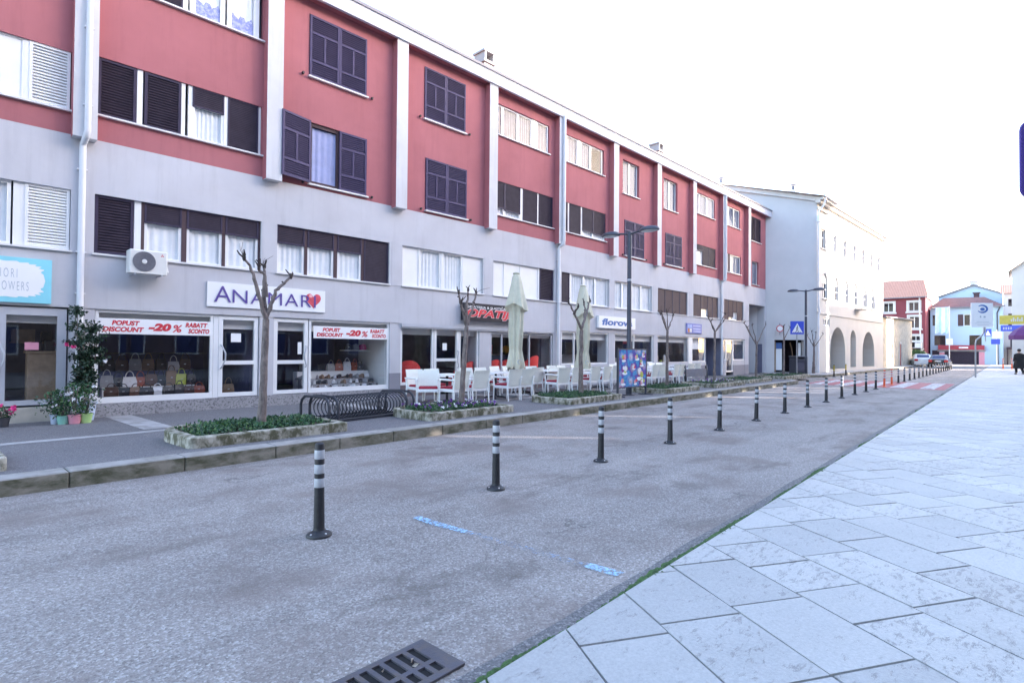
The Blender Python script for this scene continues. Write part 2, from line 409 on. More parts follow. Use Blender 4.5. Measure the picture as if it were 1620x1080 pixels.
# ------------------------------------------------------------------ camera
f_, th, pt, rl = 877.2247, math.radians(41.9777), math.radians(.83587), math.radians(.4811)
H = 1.5
fwd = Vector((math.cos(pt) * math.cos(th), math.cos(pt) * math.sin(th), math.sin(pt)))
rt = Vector((math.sin(th), -math.cos(th), 0)); up = rt.cross(fwd)
r2 = rt * math.cos(rl) + up * math.sin(rl); u2 = -rt * math.sin(rl) + up * math.cos(rl)
cam = bpy.data.objects.new('camera', bpy.data.cameras.new('camera')); COL.objects.link(cam)
cam.data.sensor_width = 36; cam.data.lens = f_ / 1620 * 36; cam.data.clip_start = .05; cam.data.clip_end = 3000
cam.matrix_world = Matrix(((r2.x, u2.x, -fwd.x, 0), (r2.y, u2.y, -fwd.y, 0), (r2.z, u2.z, -fwd.z, H), (0, 0, 0, 1)))
sc.camera = cam
# ------------------------------------------------------------------ light
SUN_EL = math.radians(14); SAZ = Vector((.64, -.77, 0)).normalized()
w = bpy.data.worlds.new('World'); sc.world = w; w.use_nodes = True
t = w.node_tree; bg = t.nodes['Background']
sky = t.nodes.new('ShaderNodeTexSky'); sky.sky_type = 'NISHITA'; sky.sun_disc = False
sky.sun_elevation = SUN_EL; sky.sun_rotation = math.atan2(SAZ.x, SAZ.y)
sky.air_density = 1.0; sky.dust_density = 1.6; sky.ozone_density = 1.2; sky.altitude = 0
t.links.new(sky.outputs[0], bg.inputs[0]); bg.inputs[1].default_value = .15
sd = bpy.data.lights.new('sun', 'SUN'); sd.energy = 3.2; sd.angle = math.radians(.5); sd.color = (1, .95, .88)
so = bpy.data.objects.new('sun', sd); COL.objects.link(so)
ld = -(SAZ * math.cos(SUN_EL) + Vector((0, 0, math.sin(SUN_EL))))
so.rotation_euler = ld.to_track_quat('-Z', 'Y').to_euler(); so.location = (30, -40, 40)
sc.view_settings.view_transform = 'Standard'; sc.view_settings.look = 'None'; sc.view_settings.gamma = 1
sc.view_settings.exposure = 3.2
sc.view_settings.use_white_balance = True; sc.view_settings.white_balance_temperature = 6650; sc.view_settings.white_balance_tint = 17
sc.cycles.max_bounces = 8; sc.cycles.transparent_max_bounces = 12; sc.cycles.caustics_reflective = False; sc.cycles.caustics_refractive = False

# ------------------------------------------------------------------ ground setting
def zs(y): return .17 - .012 * (y - 7.4)
mb = MB(); mb.quad([(-400, -400, -.05), (1500, -400, -.05), (1500, 400, -.05), (-400, 400, -.05)])
tag(mb.build('ground', 'joint'), kind='structure')
mb = MB(); mb.quad([(-40, 1.72, 0), (300, 1.95, 0), (300, 12, 0), (29, 12, 0), (29, 7.42, 0), (-40, 7.42, 0)])
tag(mb.build('road', 'road'), kind='structure')
# dark gutter band along the paving edge, irregular
mb = MB(); a = []; b = []
for i in range(160):
    x = -8 + i * .55
    e = 1.745 + .0016 * x
    a.append((x, e, .004)); b.append((x, e + .115 + .012 * math.sin(x * 1.7) * math.sin(x * .6) + .02 * random.random(), .004))
for i in range(159): mb.quad([a[i], a[i + 1], b[i + 1], b[i]])
tag(mb.build('gutter', 'gutter'), kind='structure')
# kerb, stone by stone in one mesh with joints
mb = MB(); x = -12.
while x < 28:
    l = .92 + .2 * random.random(); x2 = min(x + l, 28)
    j = .004 * random.random()
    mb.bbox(x + .004, x2 - .004, 7.405 + j, 7.70, -.02, .172 + j, 0, .012)
    x = x2
for f, k in zip(mb.f, range(len(mb.f))):
    zz = [mb.v[i][2] for i in f]
    if min(zz) > .14: mb.mi[k] = 1
# rounded end of the kerb and the return into the side street
mb.prism([(28, 7.41), (28.5, 7.46), (28.95, 7.7), (29.2, 8.1), (29.3, 8.6), (29.3, 9.2), (29, 9.2), (29, 8.6), (28.9, 8.2), (28.7, 7.9), (28.4, 7.74), (28, 7.7)], -.02, .17, 1, 0)
tag(mb.build('kerb', ['kerb', 'kerbtop']), kind='structure')
mb = MB(); mb.quad([(-14, 7.7, zs(7.7)), (28, 7.7, zs(7.7)), (28.4, 7.74, zs(7.7)), (28.9, 8.2, zs(8.2)), (29, 9.2, zs(9.2)), (36, 9.4, zs(9.4)), (42, 8.8, zs(8.8)), (42, 16, zs(16)), (-14, 16, zs(16))])
tag(mb.build('sidewalk', 'walk'), kind='structure')
# pale concrete bands in the sidewalk
mb = MB()
def band(pts): mb.quad([(x, y, zs(y) + .004) for x, y in pts])
band([(-14, 10.35), (36, 9.85), (36, 10.05), (-14, 10.6)])
for xx in (2.75, 7.2, 11.6, 16.2, 20.5, 25):
    band([(xx, 10.62), (xx + .45, 10.6), (xx + .5, 13.6), (xx + .05, 13.6)])
tag(mb.build('pavement_bands', 'strip'), kind='structure')
# pavement and kerb in front of the white building
mb = MB()
mb.prism([(35.5, 9.0), (37.2, 8.25), (60, 7.55), (90, 7.5), (90, 12), (37, 12), (35.3, 9.6)], -.02, .15, 1, 0)
tag(mb.build('far_pavement', ['kerb', 'strip']), kind='structure')
# stone paving: diagonal strips of slabs with random lengths, as real slabs
mb = MB(); d1 = Vector((-.53, -.848)); d2 = Vector((.848, -.53))
slabv = []
o0 = Vector((2.97, 1.72)); RW = .508
def clipedge(poly, xa, xb):
    def lim(p): return p[1] - (1.745 + .0016 * p[0])
    out = []
    for i in range(len(poly)):
        p, q = poly[i], poly[(i + 1) % len(poly)]
        a, b = lim(p), lim(q)
        if a <= 0: out.append(p)
        if (a < 0) != (b < 0):
            k = a / (a - b); out.append((p[0] + (q[0] - p[0]) * k, p[1] + (q[1] - p[1]) * k))
    return out
slabs = []
for i in range(-14, 190):
    s = -2 - random.random()
    base = o0 + d2 * (i * RW)
    # parameter range along d1 so that y in [-9, 1.9]
    s0 = (base.y - 1.95) / .848; s1 = (base.y + (9 if i < 60 else 5)) / .848
    s = s0 - random.random() * .7
    while s < s1:
        l = random.choice((.41, .5, .62, .7, .82))
        c = base + d1 * (s + l / 2)
        if -9 < c.x < 92:
            g = .007; P = []
            for sa, sb in ((s + g, g), (s + l - g, g), (s + l - g, RW - g), (s + g, RW - g)):
                q = base + d1 * sa + d2 * sb
                P.append((q.x + random.uniform(-.004, .004), q.y + random.uniform(-.004, .004)))
            P = clipedge(P, 0, 0)
            if len(P) >= 3:
                zt = .03 + random.uniform(-.0015, .0015); n = len(P)
                area = sum(P[k][0] * P[(k + 1) % n][1] - P[(k + 1) % n][0] * P[k][1] for k in range(n))
                if area < 0: P.reverse()
                before = len(mb.f)
                mb.prism(P, .0, zt, 0)
                slabv += [random.random()] * (len(mb.f) - before)
        s += l
o = mb.build('paving', 'slab'); tag(o, kind='structure')
at = o.data.attributes.new('slab', 'FLOAT', 'FACE')
at.data.foreach_set('value', slabv)
mb = MB(); mb.quad([(-40, -60, .016), (300, -60, .016), (300, 2.2, .016), (-40, 1.70, .016)])
tag(mb.build('paving_bed', plain('sandy_joint', (.22, .21, .21), .95, .2, 6)), kind='structure')
# moss line between road and paving
mb = MB(); x = -2.
while x < 26:
    e = 1.745 + .0016 * x
    k = .5 + .5 * math.sin(x * 3.1) * math.sin(x * 1.3 + 1)
    for q in range(9 if x < 8 else 3):
        if random.random() < .45 + .55 * k:
            r = random.uniform(.009, .022) * (.7 + .7 * k)
            cx, cy = x + random.uniform(0, .05), e + random.uniform(-.012, .034) * (.5 + k)
            mb.lathe([(r, 0), (r * .8, r * .55), (r * .3, r * .9)], 6, 0, (cx, cy, .006))
    x += .02 if x < 8 else .05
tag(mb.build('moss', 'moss', smooth=True), 'green moss growing in the joint between asphalt and paving', 'moss', kind='stuff')
# markings
def marking(name, pts, mat, z=.008):
    mb = MB(); mb.quad([(x, y, z) for x, y in pts]); return tag(mb.build(name, mat), kind='structure')
mb = MB()
pp = [(3.10, 3.92), (3.10, 3.55), (3.17, 3.2), (3.17, 2.95)]
mb.quad([(3.08, 3.93, .008), (3.07, 3.7, .008), (3.11, 3.32, .008), (3.19, 3.28, .008), (3.165, 3.7, .008), (3.165, 3.95, .008)])
mb.quad([(3.20, 2.2, .008), (3.215, 1.95, .008), (3.31, 1.94, .008), (3.29, 2.2, .008)])
mb.quad([(3.115, 3.31, .0085), (3.19, 2.2, .0085), (3.28, 2.2, .0085), (3.195, 3.28, .0085)], 1)
tag(mb.build('blue_marking', ['bluepaint', 'bluefaint']), kind='structure')
marking('red_crossing', [(28.2, 2.0), (34.4, 2.02), (34.6, 7.3), (28.6, 7.3)], 'redpaint')
mb = MB()
for k in range(5):
    y = 2.35 + k * 1.05; mb.quad([(28.6, y, .012), (34.1, y, .012), (34.1, y + .5, .012), (28.6, y + .5, .012)])
tag(mb.build('crossing_stripes', 'whitepaint'), kind='structure')

# ------------------------------------------------------------------ drain grate
g = thing('drain_grate', 'cast iron drain grate set in the asphalt beside the paving', 'drain grate', (1.5, 2.1, .003))
mb = MB(); mb.quad([(-.3, -.17, .002), (.33, -.17, .002), (.33, .15, .002), (-.3, .15, .002)])
mb.build('pit_shade', 'pit_shade', g)  # flat near-black sheet paints the shade of the hole below the slots
def gridmesh(mb, x0, x1, y0, y1, holes, z0, z1, m=0):
    xs = sorted({x0, x1, *[h[0] for h in holes], *[h[1] for h in holes]}); ys = sorted({y0, y1, *[h[2] for h in holes], *[h[3] for h in holes]})
    inh = lambda x, y: any(h[0] < x < h[1] and h[2] < y < h[3] for h in holes)
    for j in range(len(ys) - 1):
        for i in range(len(xs) - 1):
            if inh((xs[i] + xs[i + 1]) / 2, (ys[j] + ys[j + 1]) / 2): continue
            mb.quad([(xs[i], ys[j], z1), (xs[i + 1], ys[j], z1), (xs[i + 1], ys[j + 1], z1), (xs[i], ys[j + 1], z1)], m)
    for a, b, c, d in list(holes) + [(x0, x1, y0, y1)]:
        for p, q in (((a, c), (b, c)), ((b, c), (b, d)), ((b, d), (a, d)), ((a, d), (a, c))):
            mb.quad([(*p, z0), (*q, z0), (*q, z1), (*p, z1)], m)
mb = MB(); hs = []
for k in range(8):
    x = -.265 + k * .067; hs.append((x, x + .042, -.025, .115)); hs.append((x, x + .042, -.13, -.055))
gridmesh(mb, -.3, .33, -.17, .15, hs, .001, .012)
mb.build('grate_plate', 'iron', g)
mb = MB()
for q in range(4): mb.leaf((random.uniform(-.1, .25), random.uniform(-.03, .08), .014), .035, 0, 1.)
tag(mb.build('dry_leaves', plain('dry_leaf', (.36, .31, .26), .8), ), 'pale dry leaves lying on the drain grate', 'leaves', kind='stuff').location = (1.5, 2.1, 0)

# ------------------------------------------------------------------ bollards
def bollard(label, loc, rub='blackp', group='flexible bollards in a row along the road', band='reflect'):
    t = thing('bollard', label, 'bollard', loc, 0, group)
    mb = MB(); mb.lathe([(.10, 0), (.10, .012), (.092, .022), (.065, .034), (.045, .05)], 20)
    bs = mb.build('base', rub, t, True)
    for k in range(4):
        mb = MB(); a = PI / 4 + k * PI / 2; mb.lathe([(.009, .018), (.009, .03), (.005, .034)], 8, 0, (.078 * math.cos(a), .078 * math.sin(a), 0)); mb.build('bolt', 'bolt', bs)
    mb = MB(); pr = [(.047, .045)]
    z = .06
    while z < .32: pr += [(.0445 - .015 * (z - .06), z), (.042 - .015 * (z - .06), z + .008)]; z += .016
    pr += [(.039, .34), (.0385, .715), (.035, .733), (.022, .742), (.006, .744)]
    mb.lathe(pr, 20); mb.build('post', rub, t, True)
    for z0 in (.39, .50, .615):
        mb = MB(); mb.lathe([(.0388, z0 - .002), (.0396, z0), (.0396, z0 + .068), (.0388, z0 + .07)], 20); mb.build('reflective_band', band, t, True)
    return t
ORD = ['nearest', 'second', 'third', 'fourth', 'fifth', 'sixth', 'seventh', 'eighth', 'ninth', 'tenth', 'eleventh', 'twelfth', 'thirteenth', 'fourteenth', 'fifteenth', 'sixteenth', 'seventeenth', 'eighteenth', 'nineteenth', 'twentieth',
       'twenty first', 'twenty second', 'twenty third', 'twenty fourth', 'twenty fifth', 'twenty sixth', 'twenty seventh', 'twenty eighth', 'twenty ninth', 'thirtieth', 'thirty first', 'thirty second', 'thirty third', 'thirty fourth']
b0 = None; ob = None
for n in range(32):
    x = 2.29 + 2.05 * n; y = 4.12; k = n
    if n in (13, 14):
        lab = 'orange flexible bollard with pale bands, %s of the two among black ones' % ('nearer' if n == 13 else 'farther')
        if ob is None: ob = bollard(lab, (x, y, 0), 'orange'); o = ob
        else: o = dup(ob, (x, y, 0), 0, lab)
    else:
        lab = '%s black flexible bollard with grey bands in the long road row' % ORD[n]
        if b0 is None: b0 = bollard(lab, (x, y, 0)); o = b0
        else: o = dup(b0, (x, y, 0), 0, lab)
    o.rotation_euler = (random.uniform(-.012, .012), random.uniform(-.012, .012), random.random() * 6)
yb = bollard('nearer black bollard with yellow bands by the arcade kerb', (38.2, 8.0, .0), 'blackp', 'yellow banded bollards at the arcade', 'yellow')
dup(yb, (41.2, 7.95, 0), 1, 'farther black bollard with yellow bands by the arcade kerb')

# ------------------------------------------------------------------ near apartment building
A = math.radians(-2.4134); D = 13.5
U = Vector((math.cos(A), math.sin(A), 0)); N = Vector((-math.sin(A), math.cos(A), 0))
def FP(x, y, z): return U * x + N * (D + y) + Vector((0, 0, z))
B = thing('apartment_building', 'long three storey red and grey apartment block with shops below', 'building', N * D, A)
def wallholes(mb, x0, x1, z0, z1, holes, y=0., depth=.14, m=0, mr=None):
    mr = m if mr is None else mr
    holes = [(max(a, x0), min(b, x1), max(c, z0), min(d, z1)) for a, b, c, d in holes]
    xs = sorted({x0, x1, *[h[0] for h in holes], *[h[1] for h in holes]}); zz = sorted({z0, z1, *[h[2] for h in holes], *[h[3] for h in holes]})
    for j in range(len(zz) - 1):
        i = 0
        while i < len(xs) - 1:
            cz = (zz[j] + zz[j + 1]) / 2
            inh = lambda i: any(h[0] < (xs[i] + xs[i + 1]) / 2 < h[1] and h[2] < cz < h[3] for h in holes)
            if inh(i): i += 1; continue
            k = i
            while k + 1 < len(xs) - 1 and not inh(k + 1): k += 1
            mb.quad([(xs[i], y, zz[j]), (xs[k + 1], y, zz[j]), (xs[k + 1], y, zz[j + 1]), (xs[i], y, zz[j + 1])], m)
            i = k + 1
    for a, b, c, d in holes:
        if d < z1: mb.quad([(a, y, d), (b, y, d), (b, y + depth, d), (a, y + depth, d)], mr)
        if c > z0: mb.quad([(a, y, c), (a, y + depth, c), (b, y + depth, c), (b, y, c)], mr)
        mb.quad([(a, y, c), (a, y, d), (a, y + depth, d), (a, y + depth, c)], mr)
        mb.quad([(b, y, c), (b, y + depth, c), (b, y + depth, d), (b, y, d)], mr)
def room(mb, x0, x1, z0, z1, y0, y1, mw=0, mf=0, mc=0):
    mb.quad([(x0, y1, z0), (x0, y1, z1), (x1, y1, z1), (x1, y1, z0)], mw)
    mb.quad([(x0, y0, z0), (x0, y0, z1), (x0, y1, z1), (x0, y1, z0)], mw)
    mb.quad([(x1, y0, z0), (x1, y1, z0), (x1, y1, z1), (x1, y0, z1)], mw)
    mb.quad([(x0, y0, z0), (x0, y1, z0), (x1, y1, z0), (x1, y0, z0)], mf)
    mb.quad([(x0, y0, z1), (x1, y0, z1), (x1, y1, z1), (x0, y1, z1)], mc)
def bars(mb, x0, x1, z0, z1, y0, y1, w=.05, m=0, wb=None):
    wb = w if wb is None else wb
    mb.box(x0, x0 + w, y0, y1, z0, z1, m); mb.box(x1 - w, x1, y0, y1, z0, z1, m)
    mb.box(x0 + w, x1 - w, y0, y1, z1 - w, z1, m); mb.box(x0 + w, x1 - w, y0, y1, z0, z0 + wb, m)
def slats(mb, x0, x1, z0, z1, y, pitch=.055, m=0, d=.03, tilt=.028):
    n = max(2, int((z1 - z0) / pitch)); p = (z1 - z0) / n
    for k in range(n):
        z = z0 + k * p
        mb.add([(x0, y, z), (x1, y, z), (x1, y + d, z + tilt + .012), (x0, y + d, z + tilt + .012),
                (x0, y, z + .009), (x1, y, z + .009), (x1, y + d, z + tilt + .021), (x0, y + d, z + tilt + .021)],
               [(0, 1, 5, 4), (4, 5, 6, 7), (3, 2, 1, 0), (2, 3, 7, 6)], m)
def drape(mb, x0, x1, z0, z1, y, m=0, amp=.018, wl=.11):
    n = max(4, int((x1 - x0) / .025)); ph = random.random() * 6; wl = random.uniform(.08, .2); amp = amp * random.uniform(.6, 1.)
    for i in range(n):
        xa, xb = x0 + (x1 - x0) * i / n, x0 + (x1 - x0) * (i + 1) / n
        fa = lambda x: y + amp * math.sin(x * 2 * PI / wl + ph + 1.5 * math.sin(x * 5))
        mb.quad([(xa, fa(xa), z0), (xb, fa(xb), z0), (xb, fa(xb), z1), (xa, fa(xa), z1)], m)
HOLES_LO = []; HOLES_UP = []
def window(x0, x1, z0, z1, cells, up, frame='white', sh='slat', shf='dark', rec=.07, sill=True, cur='curtain', curz=0.):
    (HOLES_UP if up else HOLES_LO).append((x0, x1, z0, z1))
    fr = MB(); pa = MB(); cu = MB(); bs = .05
    shs = []
    for c in cells:
        k, a, b = c[0], c[1], c[2]
        a = max(a, x0 + .003); b = min(b, x1 - .003)
        y = rec
        if k == 'W': fr.box(a, b, y - .015, y + .06, z0, z1)
        elif k == 'B': fr.box(a, b, y - .015, y + .06, z0, z1, 1)
        elif k in 'GDH':
            zt = z1
            if k == 'H':
                zt = z1 - (z1 - z0) * c[3]
                s = MB(); bars(s, a, b, zt, z1, y - .03, y, .035, 1); slats(s, a + .035, b - .035, zt + .03, z1 - .03, y - .022, .04, 0, .012, .02)
                s.box(a + .03, b - .03, y - .004, y, zt + .02, z1 - .02, 0)
                shs.append(('roller_shutter', s))
            bars(fr, a, b, z0, zt + (.0 if k != 'H' else .06), y + .001, y + .05, .055)
            pa.quad([(a + .05, y + .025, z0 + .05), (b - .05, y + .025, z0 + .05), (b - .05, y + .025, zt), (a + .05, y + .025, zt)])
            if k != 'D': drape(cu, a + .04, b - .04, z0 + .03, zt, y + .062, amp=.012)
            if curz and k != 'D': cu.quad([(a + .05, y + .04, z0 + .05), (b - .05, y + .04, z0 + .05)] + [(b - .05 - (b - a - .1) * i / 12, y + .04, z0 + curz + .05 + .05 * math.sin(i * 1.3) + .04 * (i % 2)) for i in range(13)], 1)
        elif k == 'P':
            fr.box(a, b, y + .01, y + .05, z0, z1); bars(fr, a, b, z0, z1, y - .012, y + .009, .03)
        elif k in ('L', 'X'):
            s = MB(); mm = 0; bars(s, a, b, z0, z1, y - .03, y + .01, .055 if k == 'L' else .05, 1)
            slats(s, a + .05, b - .05, z0 + .05, z1 - .05, y - .02, .055)
            s.quad([(a + .05, y + .014, z0 + .05), (b - .05, y + .014, z0 + .05), (b - .05, y + .014, z1 - .05), (a + .05, y + .014, z1 - .05)], 0)
            shs.append(('louvred_shutter', s) if k == 'L' else ('white_louvred_shutter', s))
        elif k == 'S':
            s = MB(); bars(s, a, b, z0, z1, y - .03, y, .035, 1); slats(s, a + .035, b - .035, z0 + .03, z1 - .03, y - .022, .04, 0, .012, .02)
            s.box(a + .03, b - .03, y - .004, y, z0 + .02, z1 - .02, 0)
            shs.append(('roller_shutter', s))
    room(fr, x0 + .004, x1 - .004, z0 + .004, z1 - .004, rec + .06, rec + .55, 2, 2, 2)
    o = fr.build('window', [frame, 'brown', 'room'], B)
    if pa.f: pa.build('pane', 'glass', o)
    if cu.f: cu.build('curtain', [cur, 'curtainb'], o)
    for n, s in shs: s.build(n, ['whitep', 'white'] if n.startswith('white') else [sh, shf], o)
    if sill:
        s = MB(); s.box(x0 - .03, x1 + .03, -.05, .06, z0 - .035, z0 - .001); s.build('sill', 'sill', o)
    return o
def leafshutter(mb, x0, x1, z0, z1, y):
    w = .055; hh = z1 - z0
    r1 = z0 + hh * .245; r2 = z0 + hh * .70
    mb.box(x0, x0 + w, y - .04, y, z0, z1, 1); mb.box(x1 - w, x1, y - .04, y, z0, z1, 1)
    for z in (z0, r1, r2, z1 - w): mb.box(x0 + w, x1 - w, y - .039, y - .001, z, z + w, 1)
    c = (x0 + x1) / 2; mb.box(c - .025, c + .025, y - .038, y - .002, r1 + w, r2, 1)
    for za, zb in ((z0 + w, r1), (r1 + w, r2), (r2 + w, z1 - w)): slats(mb, x0 + w, x1 - w, za, zb, y - .032, .05, 0, .024, .022)
    mb.quad([(x0 + .02, y + .004, z0 + .02), (x1 - .02, y + .004, z0 + .02), (x1 - .02, y + .004, z1 - .02), (x0 + .02, y + .004, z1 - .02)], 0)
def shutterwin(x0, x1, z0, z1, openleft=False):
    HOLES_UP.append((x0, x1, z0, z1)); fr = MB(); pa = MB()
    bars(fr, x0 + .003, x1 - .003, z0, z1, .06, .12, .09, 1); c = (x0 + x1) / 2
    fr.box(c - .05, c + .05, .061, .119, z0 + .09, z1 - .09, 1)
    room(fr, x0 + .004, x1 - .004, z0 + .004, z1 - .004, .13, .6, 2, 2, 2)
    o = fr.build('window', ['white', 'brown', 'room'], B)
    pa.quad([(x0 + .08, .09, z0 + .08), (x1 - .08, .09, z0 + .08), (x1 - .08, .09, z1 - .08), (x0 + .08, .09, z1 - .08)])
    pa.build('pane', 'glass', o)
    if openleft:
        cu = MB(); drape(cu, x0 + .09, c - .05, z0 + .05, z1 - .1, .125, amp=.01); cu.build('curtain', plain('lilac_blue_curtain', (.42, .46, .72), .9, .08, 5), o)
        s = MB(); s.X = Matrix.Translation((x0, -.03, 0)) @ Matrix.Rotation(math.radians(14), 4, 'Z'); leafshutter(s, -(c - x0), 0, z0, z1, 0); s.build('shutter', ['slatv', 'darkv'], o)
    else:
        s = MB(); leafshutter(s, x0 + .012, c - .004, z0 + .004, z1 - .012, .03); s.build('shutter', ['slatv', 'darkv'], o)
    s = MB(); leafshutter(s, c + .004, x1 - .012, z0 + .004, z1 - .012, .03); s.build('shutter', ['slatv', 'darkv'], o)
    s = MB(); s.box(x0 - .03, x1 + .03, -.06, .02, z0 - .04, z0 - .002); s.build('sill', 'sill', o)
    for x in (x0 - .17, x1 + .15):
        s = MB(); s.box(x - .02, x + .02, -.06, .01, z0 - .03, z0 + .03); s.build('shutter_catch', 'blackp', o)
FX = [1.62 + 3.606 * n for n in range(10)]
# lower ribbons / uppers of the red storeys
RL, RH = 6.08, 7.24; ULo, UHi = 8.82, 9.88
window(-1.6, FX[0] - .0, RL - .06, 7.15, [('P', -1.6, .93), ('W', .93, 1.0), ('X', 1.0, 1.6)], True)
window(2.02, 5.2, RL, RH, [('L', 2.03, 2.68), ('W', 2.69, 2.79), ('L', 2.82, 3.5), ('W', 3.5, 3.58), ('W', 3.64, 3.72), ('H', 3.72, 4.37, .38), ('W', 4.37, 4.45), ('S', 4.45, 5.13), ('W', 5.13, 5.19)], True)
window(2.02, 5.2, ULo, UHi, [('S', 2.03, 2.75), ('S', 2.75, 3.5), ('W', 3.5, 3.6), ('W', 3.64, 3.70), ('G', 3.70, 4.32), ('W', 4.32, 4.36), ('W', 4.41, 4.45), ('G', 4.45, 5.05), ('W', 5.05, 5.12)], True, curz=.32)
shutterwin(6.35, 8.0, 8.41, 10.0); shutterwin(6.38, 8.03, 5.67, 7.25, True)
shutterwin(9.95, 11.58, 8.42, 10.0); shutterwin(10.02, 11.66, 5.67, 7.26)
window(12.85, 15.72, ULo, UHi, [('G', 12.85, 13.3), ('G', 13.3, 14.06), ('G', 14.06, 14.8), ('W', 14.8, 15.05), ('G', 15.05, 15.7)], True, cur='curtaing')
window(12.85, 15.98, RL, RH, [('H', 12.9, 13.42, .78), ('H', 13.42, 14.2, .82), ('W', 14.2, 14.33), ('S', 14.33, 15.1), ('W', 15.1, 15.18), ('S', 15.18, 15.96)], True)
window(16.45, 19.26, ULo, UHi, [('G', 16.45, 16.78), ('G', 16.78, 17.5), ('W', 17.5, 17.7), ('G', 17.7, 18.36), ('D', 18.36, 19.2)], True, cur='curtaing')
window(16.45, 19.42, RL, RH, [('S', 16.45, 16.88), ('W', 16.88, 16.98), ('S', 16.98, 17.71), ('W', 17.71, 17.81), ('H', 17.81, 18.55, .80), ('H', 18.55, 19.38, .82)], True)
window(20.68, 22.02, 8.41, 9.9, [('G', 20.7, 21.34), ('G', 21.34, 22.0)], True, cur='curtaing', rec=.12); shutterwin(20.82, 22.45, 5.69, 7.27)
window(24.24, 25.62, 8.41, 9.9, [('G', 24.25, 24.92), ('G', 24.92, 25.6)], True, cur='curtaing', rec=.12); shutterwin(24.4, 26.06, 5.71, 7.26)
window(27.27, 29.88, ULo, 9.92, [('G', 27.27, 28.1), ('G', 28.1, 28.95), ('G', 28.95, 29.85)], True, cur='curtaing')
window(27.27, 30.02, RL + .02, 7.18, [('H', 27.3, 28.45, .3), ('S', 28.45, 29.2), ('S', 29.2, 30.0)], True)
window(30.92, 33.36, ULo, 9.95, [('D', 30.95, 31.75), ('G', 31.75, 32.55), ('G', 32.55, 33.34)], True, cur='curtaing')
window(30.92, 33.5, RL + .02, 7.18, [('G', 31.2, 31.75), ('B', 31.75, 32.0), ('G', 32.1, 33.48)], True, cur='curtaing')
window(34.98, 36.68, 8.44, 9.97, [('L', 35.0, 35.82), ('L', 35.83, 36.66)], True)
window(35.22, 36.3, 5.72, 7.18, [('G', 35.24, 36.28)], True, cur='curtaing', rec=.12)
# mezzanine
ML, MH = 3.33, 4.5
window(-1.6, 1.64, ML, MH, [('P', -1.6, .0), ('G', .0, .79), ('W', .82, .98), ('X', .98, 1.63)], False)
window(2.01, 5.22, ML, MH, [('L', 2.02, 2.67), ('W', 2.68, 2.80), ('B', 2.8, 2.86), ('H', 2.86, 3.55, .36), ('B', 3.55, 3.65), ('H', 3.65, 4.37, .36), ('B', 4.37, 4.44), ('H', 4.44, 5.17, .36), ('B', 5.17, 5.22)], False)
window(5.6, 8.78, ML, MH, [('H', 5.61, 6.31, .38), ('B', 6.31, 6.39), ('H', 6.39, 7.11, .38), ('B', 7.11, 7.21), ('H', 7.21, 7.92, .38), ('B', 7.92, 8.0), ('S', 8.0, 8.77)], False)
window(9.22, 12.4, ML, MH, [('P', 9.24, 9.86), ('G', 9.86, 10.68), ('W', 10.68, 10.75), ('G', 10.75, 11.55), ('P', 11.55, 12.38)], False)
window(12.86, 16.04, ML, MH, [('P', 12.88, 13.44), ('P', 13.44, 14.25), ('P', 14.25, 15.2), ('W', 15.2, 15.26), ('L', 15.26, 16.03)], False)
window(16.48, 19.66, ML, MH, [('S', 16.5, 17.02), ('W', 17.02, 17.12), ('G', 17.12, 17.95), ('G', 17.95, 18.75), ('G', 18.75, 19.63)], False, cur='curtain')
window(20.06, 23.16, ML, MH, [('G', 20.08, 20.75), ('G', 20.75, 21.5), ('G', 21.5, 22.3), ('G', 22.3, 23.14)], False, cur='curtain')
window(23.7, 26.68, ML, MH, [('S', 23.72, 24.45), ('S', 24.45, 25.2), ('S', 25.2, 25.93), ('S', 25.93, 26.66)], False, sh='brown', shf='dark')
window(27.32, 30.36, ML, MH, [('S', 27.34, 28.3), ('H', 28.3, 29.1, .62), ('S', 29.1, 29.7), ('S', 29.7, 30.34)], False, sh='brown', shf='dark')
window(31.1, 33.86, ML, MH, [('S', 31.12, 31.8), ('H', 31.8, 32.45, .85), ('H', 32.45, 33.0, .6), ('S', 33.0, 33.84)], False, sh='brown', shf='dark')
HOLES_LO.append((34.72, 37.3, 2.25, 4.45))
X0, X1 = -2.2, 37.5
mb = MB(); wallholes(mb, X0, X1, 2.25, 5.56, HOLES_LO, 0, .14)
mb.box(X0, 34.72, .001, .12, 2.235, 2.2499); mb.quad([(X1, 0, 2.25), (X1, 8, 2.25), (X1, 8, 5.56), (X1, 0, 5.56)])
for n in range(11):   # shallow piers beside the mezzanine windows
    x = FX[0] + 3.606 * n
    if n < 10: mb.box(x + .03, x + .35, -.006, .0, 3.30, 4.56)
mb.build('mezzanine_wall', 'grey', B)
mb = MB(); wallholes(mb, X0, X1, 5.56, 10.62, HOLES_UP, .02, .14)
mb.quad([(X1, .02, 5.56), (X1, 8, 5.56), (X1, 8, 10.62), (X1, .02, 10.62)])
mb.build('upper_wall', 'red', B)
for n in range(10):
    x = FX[n]; mb = MB()
    mb.quad([(x, -.22, 5.5), (x + .38, -.22, 5.5), (x + .38, -.22, 10.30), (x, -.22, 10.30)])
    mb.quad([(x, .018, 5.5), (x, -.22, 5.5), (x, -.22, 10.30), (x, .018, 10.30)], 1)
    mb.quad([(x + .38, -.22, 5.5), (x + .38, .018, 5.5), (x + .38, .018, 10.3), (x + .38, -.22, 10.3)], 1)
    mb.quad([(x, -.22, 5.5), (x, .018, 5.5), (x + .38, .018, 5.5), (x + .38, -.22, 5.5)], 0)
    mb.build('pilaster', ['fin', 'red'], B)
mb = MB()
mb.box(X0 - .1, X1 + .35, -.27, -.18, 10.30, 10.68, 0)
